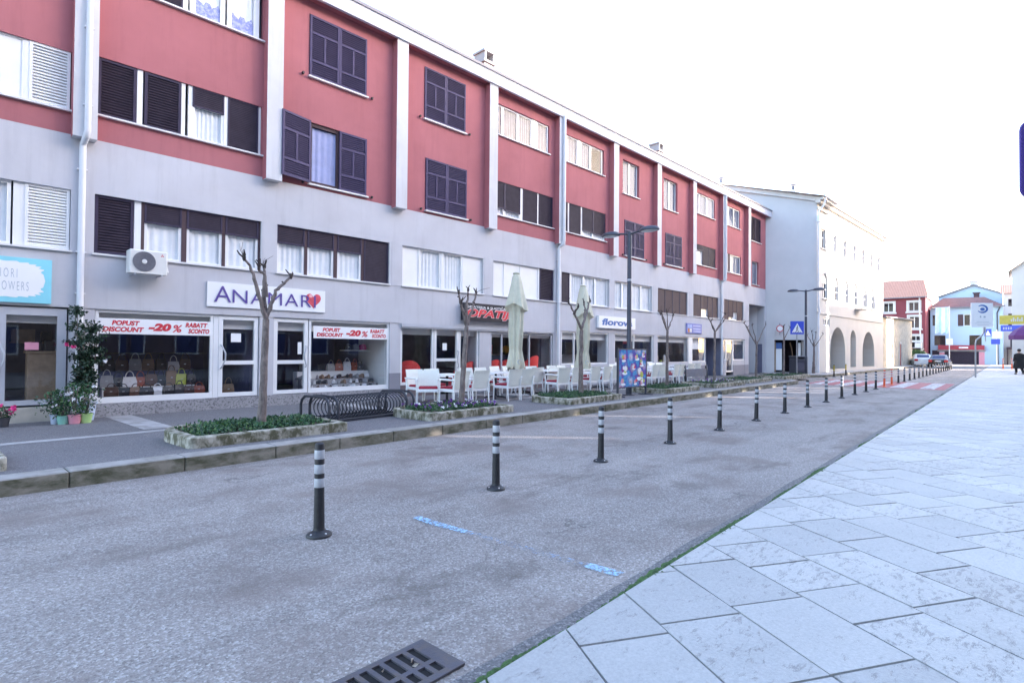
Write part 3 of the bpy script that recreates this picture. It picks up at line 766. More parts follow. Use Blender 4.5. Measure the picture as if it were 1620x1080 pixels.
mb.quad([(X0, -.18, 10.32), (X1 + .3, -.18, 10.32), (X1 + .3, .03, 10.32), (X0, .03, 10.32)], 1)
mb.build('fascia', ['fascia', 'red'], B)
mb = MB(); mb.box(X0 - .12, X1 + .4, -.30, .2, 10.682, 10.76); mb.build('flashing', 'flash', B)
mb = MB(); mb.quad([(X0, -.25, 10.74), (X1 + .35, -.25, 10.74), (X1 + .35, 5, 11.0), (X0, 5, 11.0)]); mb.quad([(X0, 5, 11.0), (X1 + .35, 5, 11.0), (X1 + .35, 10, 10.6), (X0, 10, 10.6)])
rf = mb.build('roof', 'tiles', B)
for cx in (14.15, 26.9):
    mb = MB(); mb.box(cx - .22, cx + .22, 1.7, 2.2, 10.7, 12.25)
    mb.box(cx - .3, cx + .3, 1.62, 2.28, 12.25, 12.33)
    for dx in (-.24, .18): mb.box(cx + dx, cx + dx + .07, 1.65, 2.25, 12.33, 12.65)
    mb.box(cx - .3, cx + .3, 1.62, 2.28, 12.65, 12.72)
    mb.build('chimney', plain('chimney_render', (.30, .29, .30), .9), rf)
mb = MB(); mb.box(X0, X1, 7.9, 8, 0, 10.7); mb.quad([(X0, 0, 0), (X0, 8, 0), (X0, 8, 10.7), (X0, 0, 10.7)]); mb.build('rear_wall', 'grey', B)
# downpipes: upper pipe in front of the pilaster, knee, lower pipe at the wall
for n in (0, 4, 8):
    x = FX[n] + .22; mb = MB()
    mb.tube([(x, -.28, 10.35), (x, -.28, 5.62), (x - .02, -.25, 5.50), (x - .04, -.09, 5.40), (x - .04, -.075, 5.3), (x - .04, -.075, .16)], .056 if n == 0 else .06, 12)
    for z in (9.2, 7.6, 6.1): mb.box(x - .075, x + .075, -.29, -.2, z, z + .03)
    for z in (4.9, 3.3, 2.5): mb.box(x - .12, x + .04, -.09, .0, z, z + .025)
    mb.build('downpipe', 'pipe', B, True)
# ---- ground floor
ZF = .13
def shopglass(x0, x1, z0, z1, name='shop_window', fm='white', w=.06, y=.08, bot=None, mull=()):
    fr = MB(); bars(fr, x0, x1, z0, z1, y - .03, y + .04, w, 0, bot)
    for m_ in mull: fr.box(m_ - .025, m_ + .025, y - .029, y + .039, z0 + w, z1 - w)
    o = fr.build(name, fm, B); p = MB()
    p.quad([(x0 + .03, y, z0 + .03), (x1 - .03, y, z0 + .03), (x1 - .03, y, z1 - .03), (x0 + .03, y, z1 - .03)]); p.build('pane', 'shopglass', o)
    return o
def shopdoor(x0, x1, z0, z1, rail, handle_left=True, fm='white', y=.08, w=.09):
    fr = MB(); bars(fr, x0, x1, z0, z1, y - .035, y + .045, w, 0, .09)
    if rail: fr.box(x0 + w, x1 - w, y - .034, y + .044, rail, rail + .09)
    o = fr.build('shop_door', fm, B); p = MB()
    p.quad([(x0 + .03, y, z0 + .03), (x1 - .03, y, z0 + .03), (x1 - .03, y, z1 - .03), (x0 + .03, y, z1 - .03)]); p.build('pane', 'shopglass', o)
    hx = x0 + .05 if handle_left else x1 - .05; s = 1 if handle_left else -1; h = MB()
    zc = (z0 + z1) / 2 - .02
    h.tube([(hx, y - .04, zc + .28), (hx + .01 * s, y - .1, zc + .24), (hx + .07 * s, y - .13, zc + .08), (hx + .07 * s, y - .13, zc - .05), (hx + .01 * s, y - .1, zc - .22), (hx, y - .04, zc - .26)], .016, 8)
    h.build('handle', 'alu', o, True); return o
def pier(x0, x1, z0=.0, z1=2.235, plinth=.0, m='grey', y=.02):
    mb = MB(); mb.box(x0, x1, y, .6, max(z0, plinth), z1)
    if plinth: mb.box(x0 - .004, x1 + .004, y - .012, .6, 0, plinth, 1)
    return mb.build('pier', [m, 'greydk'], B)
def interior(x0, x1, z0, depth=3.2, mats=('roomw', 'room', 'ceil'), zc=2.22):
    mb = MB(); room(mb, x0, x1, z0, zc, .13, depth, 0, 1, 2); mb.box(x0 + .02, x1 - .02, .20, .22, zc - .30, zc - .005, 2); return mb.build('shop_interior', list(mats), B)  # white board added behind the glass top to make a bright band
# flower shop
shopglass(-2.1, .6, .5, 2.22, fm='alu', bot=.12); shopdoor(.62, 1.62, .4, 2.2, None, True, 'alu', w=.14)
interior(-2.1, 1.65, .38, 3, ('room', 'room', 'ceil'))
mb = MB(); mb.box(-2.1, 1.6, -.12, .12, .05, .36); mb.build('door_step', plain('cream_stone_step', (.45, .42, .36), .8, .1, 5, fine=50, fb=.2), B)
pier(1.65, 2.05, plinth=.0)
# bag shop left window, two doors, right window
shopglass(2.06, 4.215, .36, 2.235, bot=.12); interior(2.06, 5.22, .36)
shopdoor(4.33, 5.2, .37, 2.22, 1.1); mb = MB(); mb.box(4.22, 4.327, .05, .13, .36, 2.235); mb.build('door_post', 'white', B)
pier(5.22, 5.56); shopdoor(5.57, 6.43, .37, 2.22, 1.1, False)
shopglass(6.46, 8.83, .36, 2.235, bot=.12); interior(5.57, 8.82, .36)
mb = MB(); mb.box(2.02, 8.83, -.02, .3, 0, .355); mb.build('granite_plinth', 'granite', B)
pier(8.835, 9.2, plinth=.8)
# ice cream parlour
shopglass(9.22, 10.42, .44, 2.2, bot=.08); shopdoor(10.44, 11.42, .18, 2.2, 1.12, False); shopglass(11.44, 12.26, .3, 2.2)
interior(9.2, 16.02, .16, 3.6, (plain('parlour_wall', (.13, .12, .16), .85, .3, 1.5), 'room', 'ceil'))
mb = MB(); mb.box(9.2, 10.43, .03, .3, 0, .435); btile = plain('brown_tile', (.16, .12, .12), .7); mb.build('sill_wall', btile, B); mb = MB(); mb.box(12.8, 16.0, .03, .3, 0, .74); mb.build('sill_wall', btile, B)
pier(12.27, 12.78, plinth=.0)
shopglass(12.8, 16.0, .74, 2.08, fm='alu', mull=(13.35, 14.75)); mb = MB(); mb.box(9.2, 16.0, -.03, .12, 2.10, 2.232); mb.box(9.2, 16.0, -.05, .0, 2.14, 2.17); mb.build('roller_blind_box', 'alu', B)
pier(16.02, 16.5, plinth=.0)
# third shop
shopglass(16.52, 19.65, .93, 2.235, mull=(17.35,)); shopglass(20.13, 23.34, .93, 2.235, mull=(21.7,)); interior(16.52, 23.35, .3)
pier(19.66, 20.12); pier(23.35, 23.7)
mb = MB(); mb.box(16.5, 19.655, .03, .3, 0, .925); mb.build('sill_wall', 'grey', B); mb = MB(); mb.box(20.125, 23.345, .03, .3, 0, .925); mb.build('sill_wall', 'grey', B)
# fourth shop
shopglass(23.72, 26.86, .9, 2.235, fm='alu'); shopglass(27.28, 28.84, .93, 2.235); interior(23.72, 28.86, .3)
mb = MB(); mb.box(26.87, 27.27, .03, .3, 0, 2.235); mb.build('door_post', 'white', B)
mb = MB(); mb.box(23.7, 26.865, .03, .3, .75, .895); mb.box(23.7, 26.865, .02, .3, 0, .749, 1); mb.build('sill_wall', ['grey', 'greydk'], B); mb = MB(); mb.box(27.275, 28.86, .03, .3, .75, .925); mb.box(27.275, 28.86, .02, .3, 0, .749, 1); mb.build('sill_wall', ['grey', 'greydk'], B)
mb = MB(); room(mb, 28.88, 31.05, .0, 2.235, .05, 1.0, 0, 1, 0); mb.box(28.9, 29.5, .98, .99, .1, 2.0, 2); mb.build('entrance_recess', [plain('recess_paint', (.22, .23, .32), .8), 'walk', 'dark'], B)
pier(31.06, 31.12); shopdoor(31.46, 32.45, .3, 2.2, None, True); shopglass(31.14, 31.45, .98, 2.2); shopglass(32.47, 34.1, .98, 2.2)
mb = MB(); mb.box(32.46, 34.1, .03, .3, .7, .975); mb.box(32.46, 34.1, .02, .3, 0, .699, 1); mb.build('sill_wall', ['grey', 'greydk'], B); mb = MB(); mb.box(31.13, 31.455, .03, .3, 0, .975); mb.build('sill_wall', ['grey', 'greydk'], B)
interior(31.12, 34.12, .3); pier(34.12, 34.72, plinth=.7)
# passage under the far end
mb = MB(); 
for za, zb, k in ((0, 2.0, 1), (2.0, 4.45, 0)):
    mb.quad([(34.73, .15, za), (34.73, .15, zb), (34.73, 4, zb), (34.73, 4, za)], k)
    mb.quad([(37.29, .15, za), (37.29, 4, za), (37.29, 4, zb), (37.29, .15, zb)], k)
    mb.quad([(34.73, 4, za), (34.73, 4, zb), (37.3, 4, zb), (37.3, 4, za)], k)
mb.quad([(34.73, .14, 4.45), (37.3, .14, 4.45), (37.3, 4, 4.45), (34.73, 4, 4.45)], 2)
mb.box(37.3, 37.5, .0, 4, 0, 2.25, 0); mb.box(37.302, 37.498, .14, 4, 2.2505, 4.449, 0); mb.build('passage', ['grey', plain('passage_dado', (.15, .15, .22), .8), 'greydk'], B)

# ------------------------------------------------------------------ signs on the building
def fthing(name, label, cat, x, y, z, group=None): return thing(name, label, cat, FP(x, y, z), A, group)
s = fthing('shop_sign', 'turquoise flower shop sign with white scalloped plate and thin letters', 'sign', -.55, -.03, 2.28)
mb = MB(); mb.box(-.9, 1.925, -.012, .02, 0, .82); mb.build('panel', 'cyan', s)
mb = MB(); pl = []
for k in range(120):
    a = 2 * PI * k / 120; cx, cz = .5, .42
    ex = abs(math.cos(a)) ** .35 * math.copysign(1, math.cos(a)); ez = abs(math.sin(a)) ** .35 * math.copysign(1, math.sin(a))
    r = 1 + .025 * math.cos(a * 26); pl.append((cx + ex * 1.3 * r, cz + ez * .33 * r + (.05 * math.exp(-((ex) / .12) ** 2) * (1 if ez > 0 else -1))))
mb.add([(x, -.016, z) for x, z in pl], [tuple(range(120))]); mb.build('plate', 'signw', s)
mb = MB(); letters(mb, 'FIORI', 1.15, .45, -.02, .29, .16, space=1.5, bold=-.012); letters(mb, 'FLOWERS', 1.12, .22, -.02, .48, .16, space=1.4, bold=-.012); mb.build('lettering', 'txtg', s)
s = fthing('shop_sign', 'long white sign reading ANAMARI in purple with a red heart', 'sign', 4.05, -.03, 2.41)
mb = MB(); mb.box(0, 2.79, -.01, .02, 0, .555); mb.build('panel', 'signw', s)
mb = MB(); letters(mb, 'A', .14, .11, -.024, .36, .36, bold=-.004); letters(mb, 'NAMARI', .53, .11, -.024, 2.0, .30, bold=-.004, space=1.08); lt = mb.build('lettering', 'txtp', s)
mb = MB(); hp = []
for k in range(40):
    a = 2 * PI * k / 40; hp.append((2.47 + .0132 * 16 * math.sin(a) ** 3 * .95, .30 + .0132 * (13 * math.cos(a) - 5 * math.cos(2 * a) - 2 * math.cos(3 * a) - math.cos(4 * a))))
mb.add([(x, -.014, z) for x, z in hp], [tuple(range(40))]); hp2 = [(2.40 + .05 * math.cos(2 * PI * k / 16), .40 + .04 * math.sin(2 * PI * k / 16)) for k in range(16)]
mb.add([(x, -.017, z) for x, z in hp2], [tuple(range(16))], 1); mb.build('heart', ['heart', 'heart2'], s)
s = fthing('shop_sign', 'black ice cream parlour sign with red and white lettering', 'sign', 11.42, -.16, 2.42)
mb = MB(); mb.box(0, 2.5, -.02, .12, 0, .56); mb.build('panel', 'signb', s)
mb = MB(); letters(mb, 'GELATERIA & SLASTI\u010cARNICA', .12, .40, -.025, 2.25, .10, bold=.015); mb.build('small_lettering', 'signw', s)
mb = MB(); letters(mb, 'OPATIJA', .10, .03, -.025, 2.32, .36, shear=.25, bold=.06); mb.build('lettering_outline', 'signw', s); mb = MB(); letters(mb, 'OPATIJA', .115, .045, -.03, 2.29, .33, shear=.25, bold=.04); mb.build('lettering', 'txtR', s)
s = fthing('shop_sign', 'white box sign with blue slanted lettering florova', 'sign', 18.76, -.1, 2.43)
mb = MB(); mb.box(0, 2.78, -.02, .09, 0, .5); mb.build('panel', 'signw', s)
mb = MB(); letters(mb, 'florova', .22, .12, -.024, 2.3, .28, shear=.12, bold=.045); mb.build('lettering', 'txtb', s)
s = fthing('shop_sign', 'small blue wall sign with pale text and coloured squares', 'sign', 26.5, -.04, 2.42)
mb = MB(); mb.box(0, 1.7, -.01, .03, 0, .51); mb.build('panel', plain('sign_midblue', (.13, .17, .50), .5), s)
mb = MB()
for k, (x, z, m) in enumerate(((.12, .27, 0), (.36, .27, 0), (.12, .05, 1), (.36, .05, 2))): mb.box(x, x + .2, -.014, -.011, z, z + .19, m)
mb.build('squares', [plain('pale_blue', (.3, .4, .7)), plain('orange_sq', (.6, .2, .05)), plain('white_sq', (.7, .7, .7))], s)
mb = MB()
for z in (.36, .2, .07): mb.box(.72, 1.55, -.014, -.011, z, z + .07)
mb.build('text_lines', plain('pale_text', (.4, .45, .7)), s)
def banner(x, wd, label):
    s = fthing('discount_banner', label, 'banner', x, .052, 1.75)
    mb = MB(); mb.box(0, wd, -.006, .0, 0, .315); mb.build('panel', 'signw', s)
    mb = MB(); k = wd / 2.18
    letters(mb, 'POPUST', .24 * k, .175, -.01, .50 * k, .10, shear=.2, bold=.045); letters(mb, 'DISCOUNT', .08 * k, .045, -.01, .74 * k, .10, shear=.2, bold=.045)
    letters(mb, '-20', .90 * k, .075, -.01, .44 * k, .165, shear=.2, bold=.06); letters(mb, '%', 1.36 * k, .06, -.01, .2 * k, .16, shear=.2, bold=.02)
    letters(mb, 'RABATT', 1.62 * k, .175, -.01, .46 * k, .10, shear=.2, bold=.045); letters(mb, 'SCONTO', 1.68 * k, .045, -.01, .44 * k, .10, shear=.2, bold=.045)
    mb.build('lettering', 'txtr', s)
banner(2.1, 2.09, 'white discount banner in the window behind the leafy shrub'); banner(6.58, 2.2, 'white discount banner in the shoe window beside the pier')
# papers on doors
for x, z, wd, hh, m, lab in ((1.02, 1.42, .2, .14, 'potp', 'pink paper note taped inside the flower shop door'), (4.6, 1.62, .22, .2, 'signw', 'white paper notice taped on the first bag shop door'), (6.18, 1.34, .1, .3, 'signw', 'white sticker strip on the second bag shop door'), (10.78, 1.46, .17, .22, 'signw', 'white paper notice on the parlour door')):
    mb = MB(); mb.box(0, wd, 0, .003, 0, hh); o = mb.build('paper_notice', m, None, False, FP(x, .068, z), A); tag(o, lab, 'notice')
# ------------------------------------------------------------------ air conditioner
s = fthing('air_conditioner', 'white outdoor air conditioner unit hung under the mezzanine window', 'air conditioner', 2.52, -.42, 2.94)
mb = MB(); mb.bbox(0, .66, 0, .3, .03, .5, 0, .02); mb.build('casing', 'acw', s)
mb = MB()
for k in range(7): mb.lathe([(.008, 0)], 4) if 0 else None
for r in (.05, .08, .11, .14, .17, .195):
    mb.tube([(.25 + r * math.cos(a * PI / 14), -.012, .265 + r * math.sin(a * PI / 14)) for a in range(29)], .0035, 5, 0, False)
for k in range(10):
    a = k * PI / 5; mb.tube([(.25 + .04 * math.cos(a), -.01, .265 + .04 * math.sin(a)), (.25 + .2 * math.cos(a + .5), -.01, .265 + .2 * math.sin(a + .5))], .003, 5)
mb.X = Matrix.Translation((.25, -.003, .265)) @ Matrix.Rotation(PI / 2, 4, 'X'); mb.lathe([(.2, 0), (.2, .002)], 28, 0); mb.X = Matrix.Identity(4)
mb.build('fan_grille', 'acd', s)
mb = MB(); mb.X = Matrix.Translation((.25, -.016, .265)) @ Matrix.Rotation(PI / 2, 4, 'X'); mb.lathe([(.045, 0), (.045, .006), (.03, .01)], 18); mb.build('fan_hub', 'acw', s)
mb = MB(); mb.box(.08, .11, 0, .42, 0, .028); mb.box(.55, .58, 0, .42, 0, .028); mb.build('bracket', 'alu', s)
mb = MB(); mb.tube([(.66, .15, .12), (.72, .2, .1), (.72, .36, .3), (.72, .41, .5)], .014, 6); mb.build('hose', 'whitep', s)
mb = MB(); mb.add([(.55, -.003, .42), (.58, -.003, .42), (.565, -.003, .445)], [(0, 1, 2)]); mb.add([(.535, -.003, .395), (.565, -.003, .395), (.55, -.003, .42)], [(0, 1, 2)]); mb.add([(.565, -.003, .395), (.595, -.003, .395), (.58, -.003, .42)], [(0, 1, 2)]); mb.build('emblem', 'txtr', s)
#PART2
# ------------------------------------------------------------------ planters and trees
def rrect(x0, x1, y0, y1, rs, n=7):
    # radii order: front-left, front-right, back-right, back-left
    P = []
    for (cx, cy, sx, sy, a0), r in zip(((x0, y0, 1, 1, PI), (x1, y0, -1, 1, 1.5 * PI), (x1, y1, -1, -1, 0), (x0, y1, 1, -1, .5 * PI)), rs):
        for k in range(n):
            a = a0 + .5 * PI * k / (n - 1); P.append((cx + sx * r + r * math.cos(a), cy + sy * r + r * math.sin(a)))
    return P
def planter(label, x0, x1, y0=7.96, y1=9.5, h=.15):
    t = thing('planter', label, 'planter', (x0, y0, zs(y0) - .005), 0, 'concrete planters along the kerb')
    L, W = x1 - x0, y1 - y0; mb = MB(); rs = (.10, .06, .3, .62); wl = .14
    o = rrect(0, L, 0, W, rs); i = rrect(wl, L - wl, wl, W - wl, [max(.03, r - wl) for r in rs]); n = len(o)
    oc = rrect(.012, L - .012, .012, W - .012, [max(.03, r - .012) for r in rs])
    a = [(x, y, -.03) for x, y in o]; b = [(x, y, h - .015) for x, y in o]; c = [(x, y, h) for x, y in oc]; d = [(x, y, h) for x, y in i]; e = [(x, y, h - .12) for x, y in i]
    F = []
    for k in range(n):
        j = (k + 1) % n
        for r in range(4): F.append((r * n + k, r * n + j, (r + 1) * n + j, (r + 1) * n + k))
    mb.add(a + b + c + d + e, F); mb.build('wall', 'planter', t)
    mb = MB(); mb.add([(x, y, h - .04) for x, y in i], [tuple(range(n))]); mb.build('soil', 'soil', t)
    return t, (x0, y0, L, W, h)
def cover(label, dims, n, flowers=0, sz=.05, hh=.10):
    x0, y0, L, W, h = dims; mb = MB(); z0 = zs(y0) + h - .04
    cl = [(random.uniform(.25, L - .25), random.uniform(.25, W - .25)) for _ in range(int(n / 45))]
    for q in range(n):
        cx, cy = random.choice(cl); x = min(max(random.gauss(cx, .12), .17), L - .17); y = min(max(random.gauss(cy, .12), .17), W - .17)
        if x < .45 and y > W - .45: continue
        dz = hh * (.35 + .65 * random.random()) * (1 - .6 * min(1, math.hypot(x - cx, y - cy) / .3))
        mb.leaf((x0 + x, y0 + y, z0 + dz), sz * random.uniform(.6, 1.3), random.choice((0, 0, 1, 1, 2)), .2)
    for q in range(flowers):
        x, y = random.uniform(.25, L - .2), random.uniform(.2, W - .25); m = random.choice((3, 4, 4, 4))
        for k in range(5): mb.leaf((x0 + x, y0 + y, z0 + hh * random.uniform(.8, 1.15)), .04, m, .3, .9)
    return tag(mb.build('ground_cover', ['leaf1', 'leaf2', 'leaf3', 'petalw', 'petalv']), label, 'ground cover', kind='stuff')
PL = [(2.58, 4.92, 'long mossy concrete planter beside the spiral rack, nearest bare tree inside', 5200, 0),
      (6.6, 8.95, 'concrete planter with violet and white pansies before the first white chairs', 3000, 80),
      (10.98, 13.42, 'concrete planter of low greenery in front of the second closed parasol', 4200, 0),
      (15.98, 18.55, 'concrete planter just past the first lamp post and poster stand', 3600, 0),
      (19.95, 22.95, 'concrete planter with hoop bicycle rack and white flowers behind it', 900, 40),
      (24.0, 27.0, 'concrete planter after the hoop rack, second from the far end', 1500, 0),
      (28.9, 33.5, 'farthest concrete planter, next to the pedestrian crossing sign', 1500, 0),
      (-2.4, .82, 'end of a concrete planter cut off by the left picture edge', 500, 0)]
for i, (x0, x1, lab, n, fl) in enumerate(PL):
    yy = 7.96 if i < 5 or i == 7 else 8.15
    t, dm = planter(lab, x0, x1, yy, yy + (1.55 if i < 7 else 1.5))
    cover('low green leaves filling the ' + ['nearest planter under the first bare tree', 'pansy planter, dotted with violet and white flowers', 'third planter from the left', 'planter beyond the lamp post', 'planter by the hoop rack', 'second farthest planter', 'farthest planter', 'cut off planter at the left edge'][i], dm, n, fl)
def ZY(px, py, Y):   # world point on the vertical plane y = Y behind photo pixel
    v = r2 * ((px - 810) / f_) + u2 * (-(py - 540) / f_) + fwd
    return Vector((0, 0, H)) + v * (Y / v.y)
def wob(pts, k=4, a=.012):
    out = []
    for i in range(len(pts) - 1):
        p, q = pts[i], pts[i + 1]
        for j in range(k):
            v = p.lerp(q, j / k)
            if i or j: v = v + Vector((random.uniform(-a, a), random.uniform(-a, a), random.uniform(-a, a) * .5))
            out.append(v)
    return out + [pts[-1]]
def tree(label, base, trunk, branches, Y, r0=.062, r1=.05):
    z0 = zs(Y) + .1; b = Vector((base, Y, z0))
    t = thing('pollarded_tree', label, 'tree', b, 0, 'bare pollarded street trees')
    pts = wob([p - b for p in trunk], 5, .008); mb = MB(); n = len(pts)
    mb.tube(pts, [r0 + (r1 - r0) * k / (n - 1) + .012 * max(0, 1 - k / 4) + random.uniform(-.002, .002) for k in range(n)], 12)
    mb.build('trunk', 'bark', t, True)
    for br in branches:
        dy = [0] + [random.uniform(-.28, .28)] * (len(br) - 1)
        P = [p - b + Vector((0, dy[i] * (i / max(1, len(br) - 1)), 0)) for i, p in enumerate(br)]
        P = wob(P, 4, .014); n = len(P); mb = MB()
        rad = [r1 * .72 * (1 - .55 * k / (n - 1)) * random.uniform(.9, 1.12) for k in range(n)]
        mb.tube(P, rad, 9)
        # swollen pruning knob and cut stubs
        e = P[-1]; mb.lathe([(.012, -.05), (rad[-1] * 1.5, -.02), (rad[-1] * 1.7, .015), (.012, .045)], 8, 1, e)
        for q in range(random.choice((2, 2, 3))):
            d = Vector((random.gauss(0, .6), random.gauss(0, .6), 1)).normalized(); l = random.uniform(.06, .17)
            mb.tube([e, e + d * l * .5 + Vector((random.uniform(-.02, .02), 0, 0)), e + d * l], [.016, .012, .008], 6, 1)
        k = random.randrange(2, n - 2)
        for q in range(2):
            k = random.randrange(2, n - 1); d = Vector((random.gauss(0, .7), random.gauss(0, .7), .7)).normalized()
            mb.tube([P[k], P[k] + d * .05], [.016, .011], 6, 1)
        for q in range(random.choice((0, 1, 1, 2))):
            d = Vector((random.gauss(.1, .6), random.gauss(0, .6), .6)).normalized(); mb.tube([e, e + d * .15, e + d * .3 + Vector((.05, 0, -.02))], [.006, .004, .002], 5, 1)
        mb.build('branch', ['bark', 'barkd'], t, True)
    return t
Y = 8.75
P = lambda *q: [ZY(x, y, Y) for x, y in q]
def tb(px, py): v = ZY(px, py, Y); return v.x, Vector((v.x, Y, zs(Y) + .08))
bx, b = tb(413, 690)
tree('nearest bare tree, in the long planter before the purple lettered sign', bx, [b] + P((417, 600), (421, 505)), [P((421, 505), (413, 478), (401, 440), (397, 425), (385, 408)), P((421, 505), (420, 470), (423, 436), (425, 420)), P((422, 500), (429, 475), (432, 460), (442, 450), (452, 438)), P((421, 470), (419, 436), (411, 424))], Y)
bx, b = tb(729, 655)
tree('second bare tree, rising from the pansy planter before the parlour sign', bx, [b] + P((733, 590), (738, 517)), [P((738, 517), (733, 495), (727, 478), (725, 462)), P((738, 515), (738, 485), (742, 470), (744, 458)), P((739, 513), (748, 492), (755, 475), (759, 462)), P((736, 500), (729, 490), (725, 478))], Y)
bx, b = tb(919, 630)
tree('third bare tree, standing in front of the second closed parasol', bx, [b] + P((919, 570), (920, 522)), [P((920, 522), (911, 503), (905, 490), (898, 478)), P((920, 522), (927, 505), (930, 488), (931, 478)), P((921, 518), (930, 495), (934, 480), (938, 476)), P((908, 497), (902, 485))], Y)
TT = [(1055, 618, 523, ((1046, 496), (1052, 495), (1064, 494), (1068, 500)), 'fourth bare tree, behind the lamp post and beside white chairs'),
      (1130, 606, 525, ((1119, 503), (1128, 508), (1139, 497), (1142, 508)), 'fifth bare tree, growing beside the hoop bicycle rack'),
      (1196, 600, 545, ((1184, 510), (1190, 518), (1196, 514), (1203, 513)), 'sixth bare tree, in front of the dark passage'),
      (1239.5, 597, 537, ((1236, 516), (1249, 518), (1241, 520)), 'seventh bare tree, just left of the blue crossing sign'),
      (1287, 592, 549, ((1281, 524), (1289, 526), (1297, 528), (1284, 530)), 'farthest bare tree, against the corner of the white building')]
for px, py, fk, br, lab in TT:
    bx, b = tb(px, py); f = ZY(px + 1, fk, Y)
    tree(lab, bx, [b, (b + f) / 2, f], [[f, f.lerp(ZY(x, y, Y), .45) + Vector((random.uniform(-.06, .06), 0, .0)), ZY(x, y, Y)] for x, y in br], Y, .05 if px < 1280 else .085, .042)
# ------------------------------------------------------------------ bicycle racks
t = thing('bicycle_rack', 'long anthracite spiral bicycle rack between the first two planters', 'bicycle rack', (5.2, 9.1, .145), math.radians(5.5))
Lr, Rr = 2.05, .215
mb = MB(); pts = []
for k in range(22 * 18 + 1):
    a = 2 * PI * k / 18 - PI / 2; pts.append((.12 + (Lr - .24) * k / (22 * 18), .40 + .36 * math.cos(a), .235 + Rr * math.sin(a)))
mb.tube(pts, .0115, 7); mb.build('spiral', 'rack', t, True)
for x in (.0, .19, Lr - .19, Lr):
    mb = MB(); pts = []
    w_ = .44; 
    prof = [(-w_, 0), (-w_, .30), (-w_ + .04, .39), (-w_ + .13, .455), (0, .465), (w_ - .13, .455), (w_ - .04, .39), (w_, .30), (w_, 0)]
    mb.tube([(x, .40 + a, z) for a, z in prof], .026, 8); mb.build('end_hoop', 'rack', t, True)
for y in (-.03, .83):
    mb = MB(); mb.box(0, Lr, y - .018, y + .018, .012, .05); mb.build('bottom_rail', 'rack', t)
t = thing('bicycle_rack', 'small bicycle rack with two black round hoops behind a planter', 'bicycle rack', (21.5, 9.9, .14), math.radians(-4))
for x in (.1, 1.9):
    mb = MB(); mb.tube([(x + .42 * math.cos(a * PI / 12), .25 * math.cos(a * PI / 12) , .40 + .36 * math.sin(a * PI / 12)) for a in range(-4, 17)], .03, 8); mb.build('hoop', 'rack', t, True)
mb = MB(); mb.box(-.3, 2.3, -.03, .03, .0, .04); mb.box(.1, 1.9, -.02, .02, .30, .62); mb.build('panel_rail', plain('blue_grey_steel', (.14, .16, .22), .5), t)
# ------------------------------------------------------------------ cafe furniture
def chair(label, loc, rot):
    t = thing('armchair', label, 'chair', loc, rot, 'white armchairs on the parlour terrace')
    mb = MB(); mb.bbox(-.25, .25, -.23, .27, .335, .405, 0, .012); mb.build('seat', 'chairw', t)
    mb = MB(); mb.bbox(-.225, .225, -.2, .26, .406, .455, 0, .02); mb.build('cushion', 'cushion', t)
    mb = MB(); c = []
    for j in range(6):
        z = .40 + .088 * j
        for i in range(7):
            x = -.25 + .5 * i / 6; c.append((x * (1 + .02 * j / 5), -.245 - .085 * (j / 5) + .022 * (x / .25) ** 2 - (.01 if j == 5 else 0), z))
    n = len(c); F = []
    for j in range(5):
        for i in range(6): a = j * 7 + i; F += [(a, a + 1, a + 8, a + 7), (n + a, n + a + 7, n + a + 8, n + a + 1)]
    for i in range(6): F += [(35 + i, 36 + i, n + 36 + i, n + 35 + i), (i, n + i, n + i + 1, i + 1)]
    for j in range(5): F += [(j * 7, j * 7 + 7, n + j * 7 + 7, n + j * 7), (j * 7 + 6, n + j * 7 + 6, n + j * 7 + 13, j * 7 + 13)]
    mb.add(c + [(x, y + .028, z) for x, y, z in c], F); mb.build('backrest', ['chairb'], t)
    for s in (-1, 1):
        mb = MB(); mb.tube([(s * .275, -.295, .62), (s * .285, -.1, .625), (s * .285, .22, .63), (s * .28, .255, .61)], [.02, .024, .024, .02], 4); mb.build('armrest', 'chairw', t)
        mb = MB(); mb.tube([(s * .255, -.28, .62), (s * .255, -.235, .40), (s * .265, -.275, .0)], [.02, .024, .017], 4); mb.build('leg', 'chairw', t)
        mb = MB(); mb.tube([(s * .28, .25, .62), (s * .268, .235, .4), (s * .272, .25, .0)], [.019, .022, .017], 4); mb.build('leg', 'chairw', t)
    return t
def table(label, loc, rot):
    t = thing('cafe_table', label, 'table', loc, rot, 'white café tables on the terrace')
    mb = MB(); mb.bbox(-.36, .36, -.36, .36, .705, .735, 0, .008); mb.build('tabletop', 'whitep', t)
    mb = MB(); mb.tube([(0, 0, .04), (0, 0, .705)], .035, 12); mb.build('column', 'blackb', t, True)
    mb = MB()
    for k in range(4): a = PI / 4 + k * PI / 2; mb.tube([(0, 0, .06), (.2 * math.cos(a), .2 * math.sin(a), .045), (.33 * math.cos(a), .33 * math.sin(a), .015)], [.03, .025, .016], 6)
    mb.build('base', 'blackb', t); return t
def cx(px, Y): return ZY(px, 560, Y).x
G = [((721, 752), 10.0, 'pansy planter'), ((801, 825), 10.1, 'first closed parasol'), ((883, 900), 10.1, 'third bare tree'), ((934, 950), 10.15, 'second closed parasol'),
     ((842, 862), 10.9, 'gap between the parasols'), ((967, 984), 10.5, 'left of the poster stand'), ((1027, 1038), 10.1, 'poster stand'), ((1060, 1069), 10.1, 'fourth bare tree'), ((1086, 1097), 10.1, 'terrace end')]
c0 = t0 = None
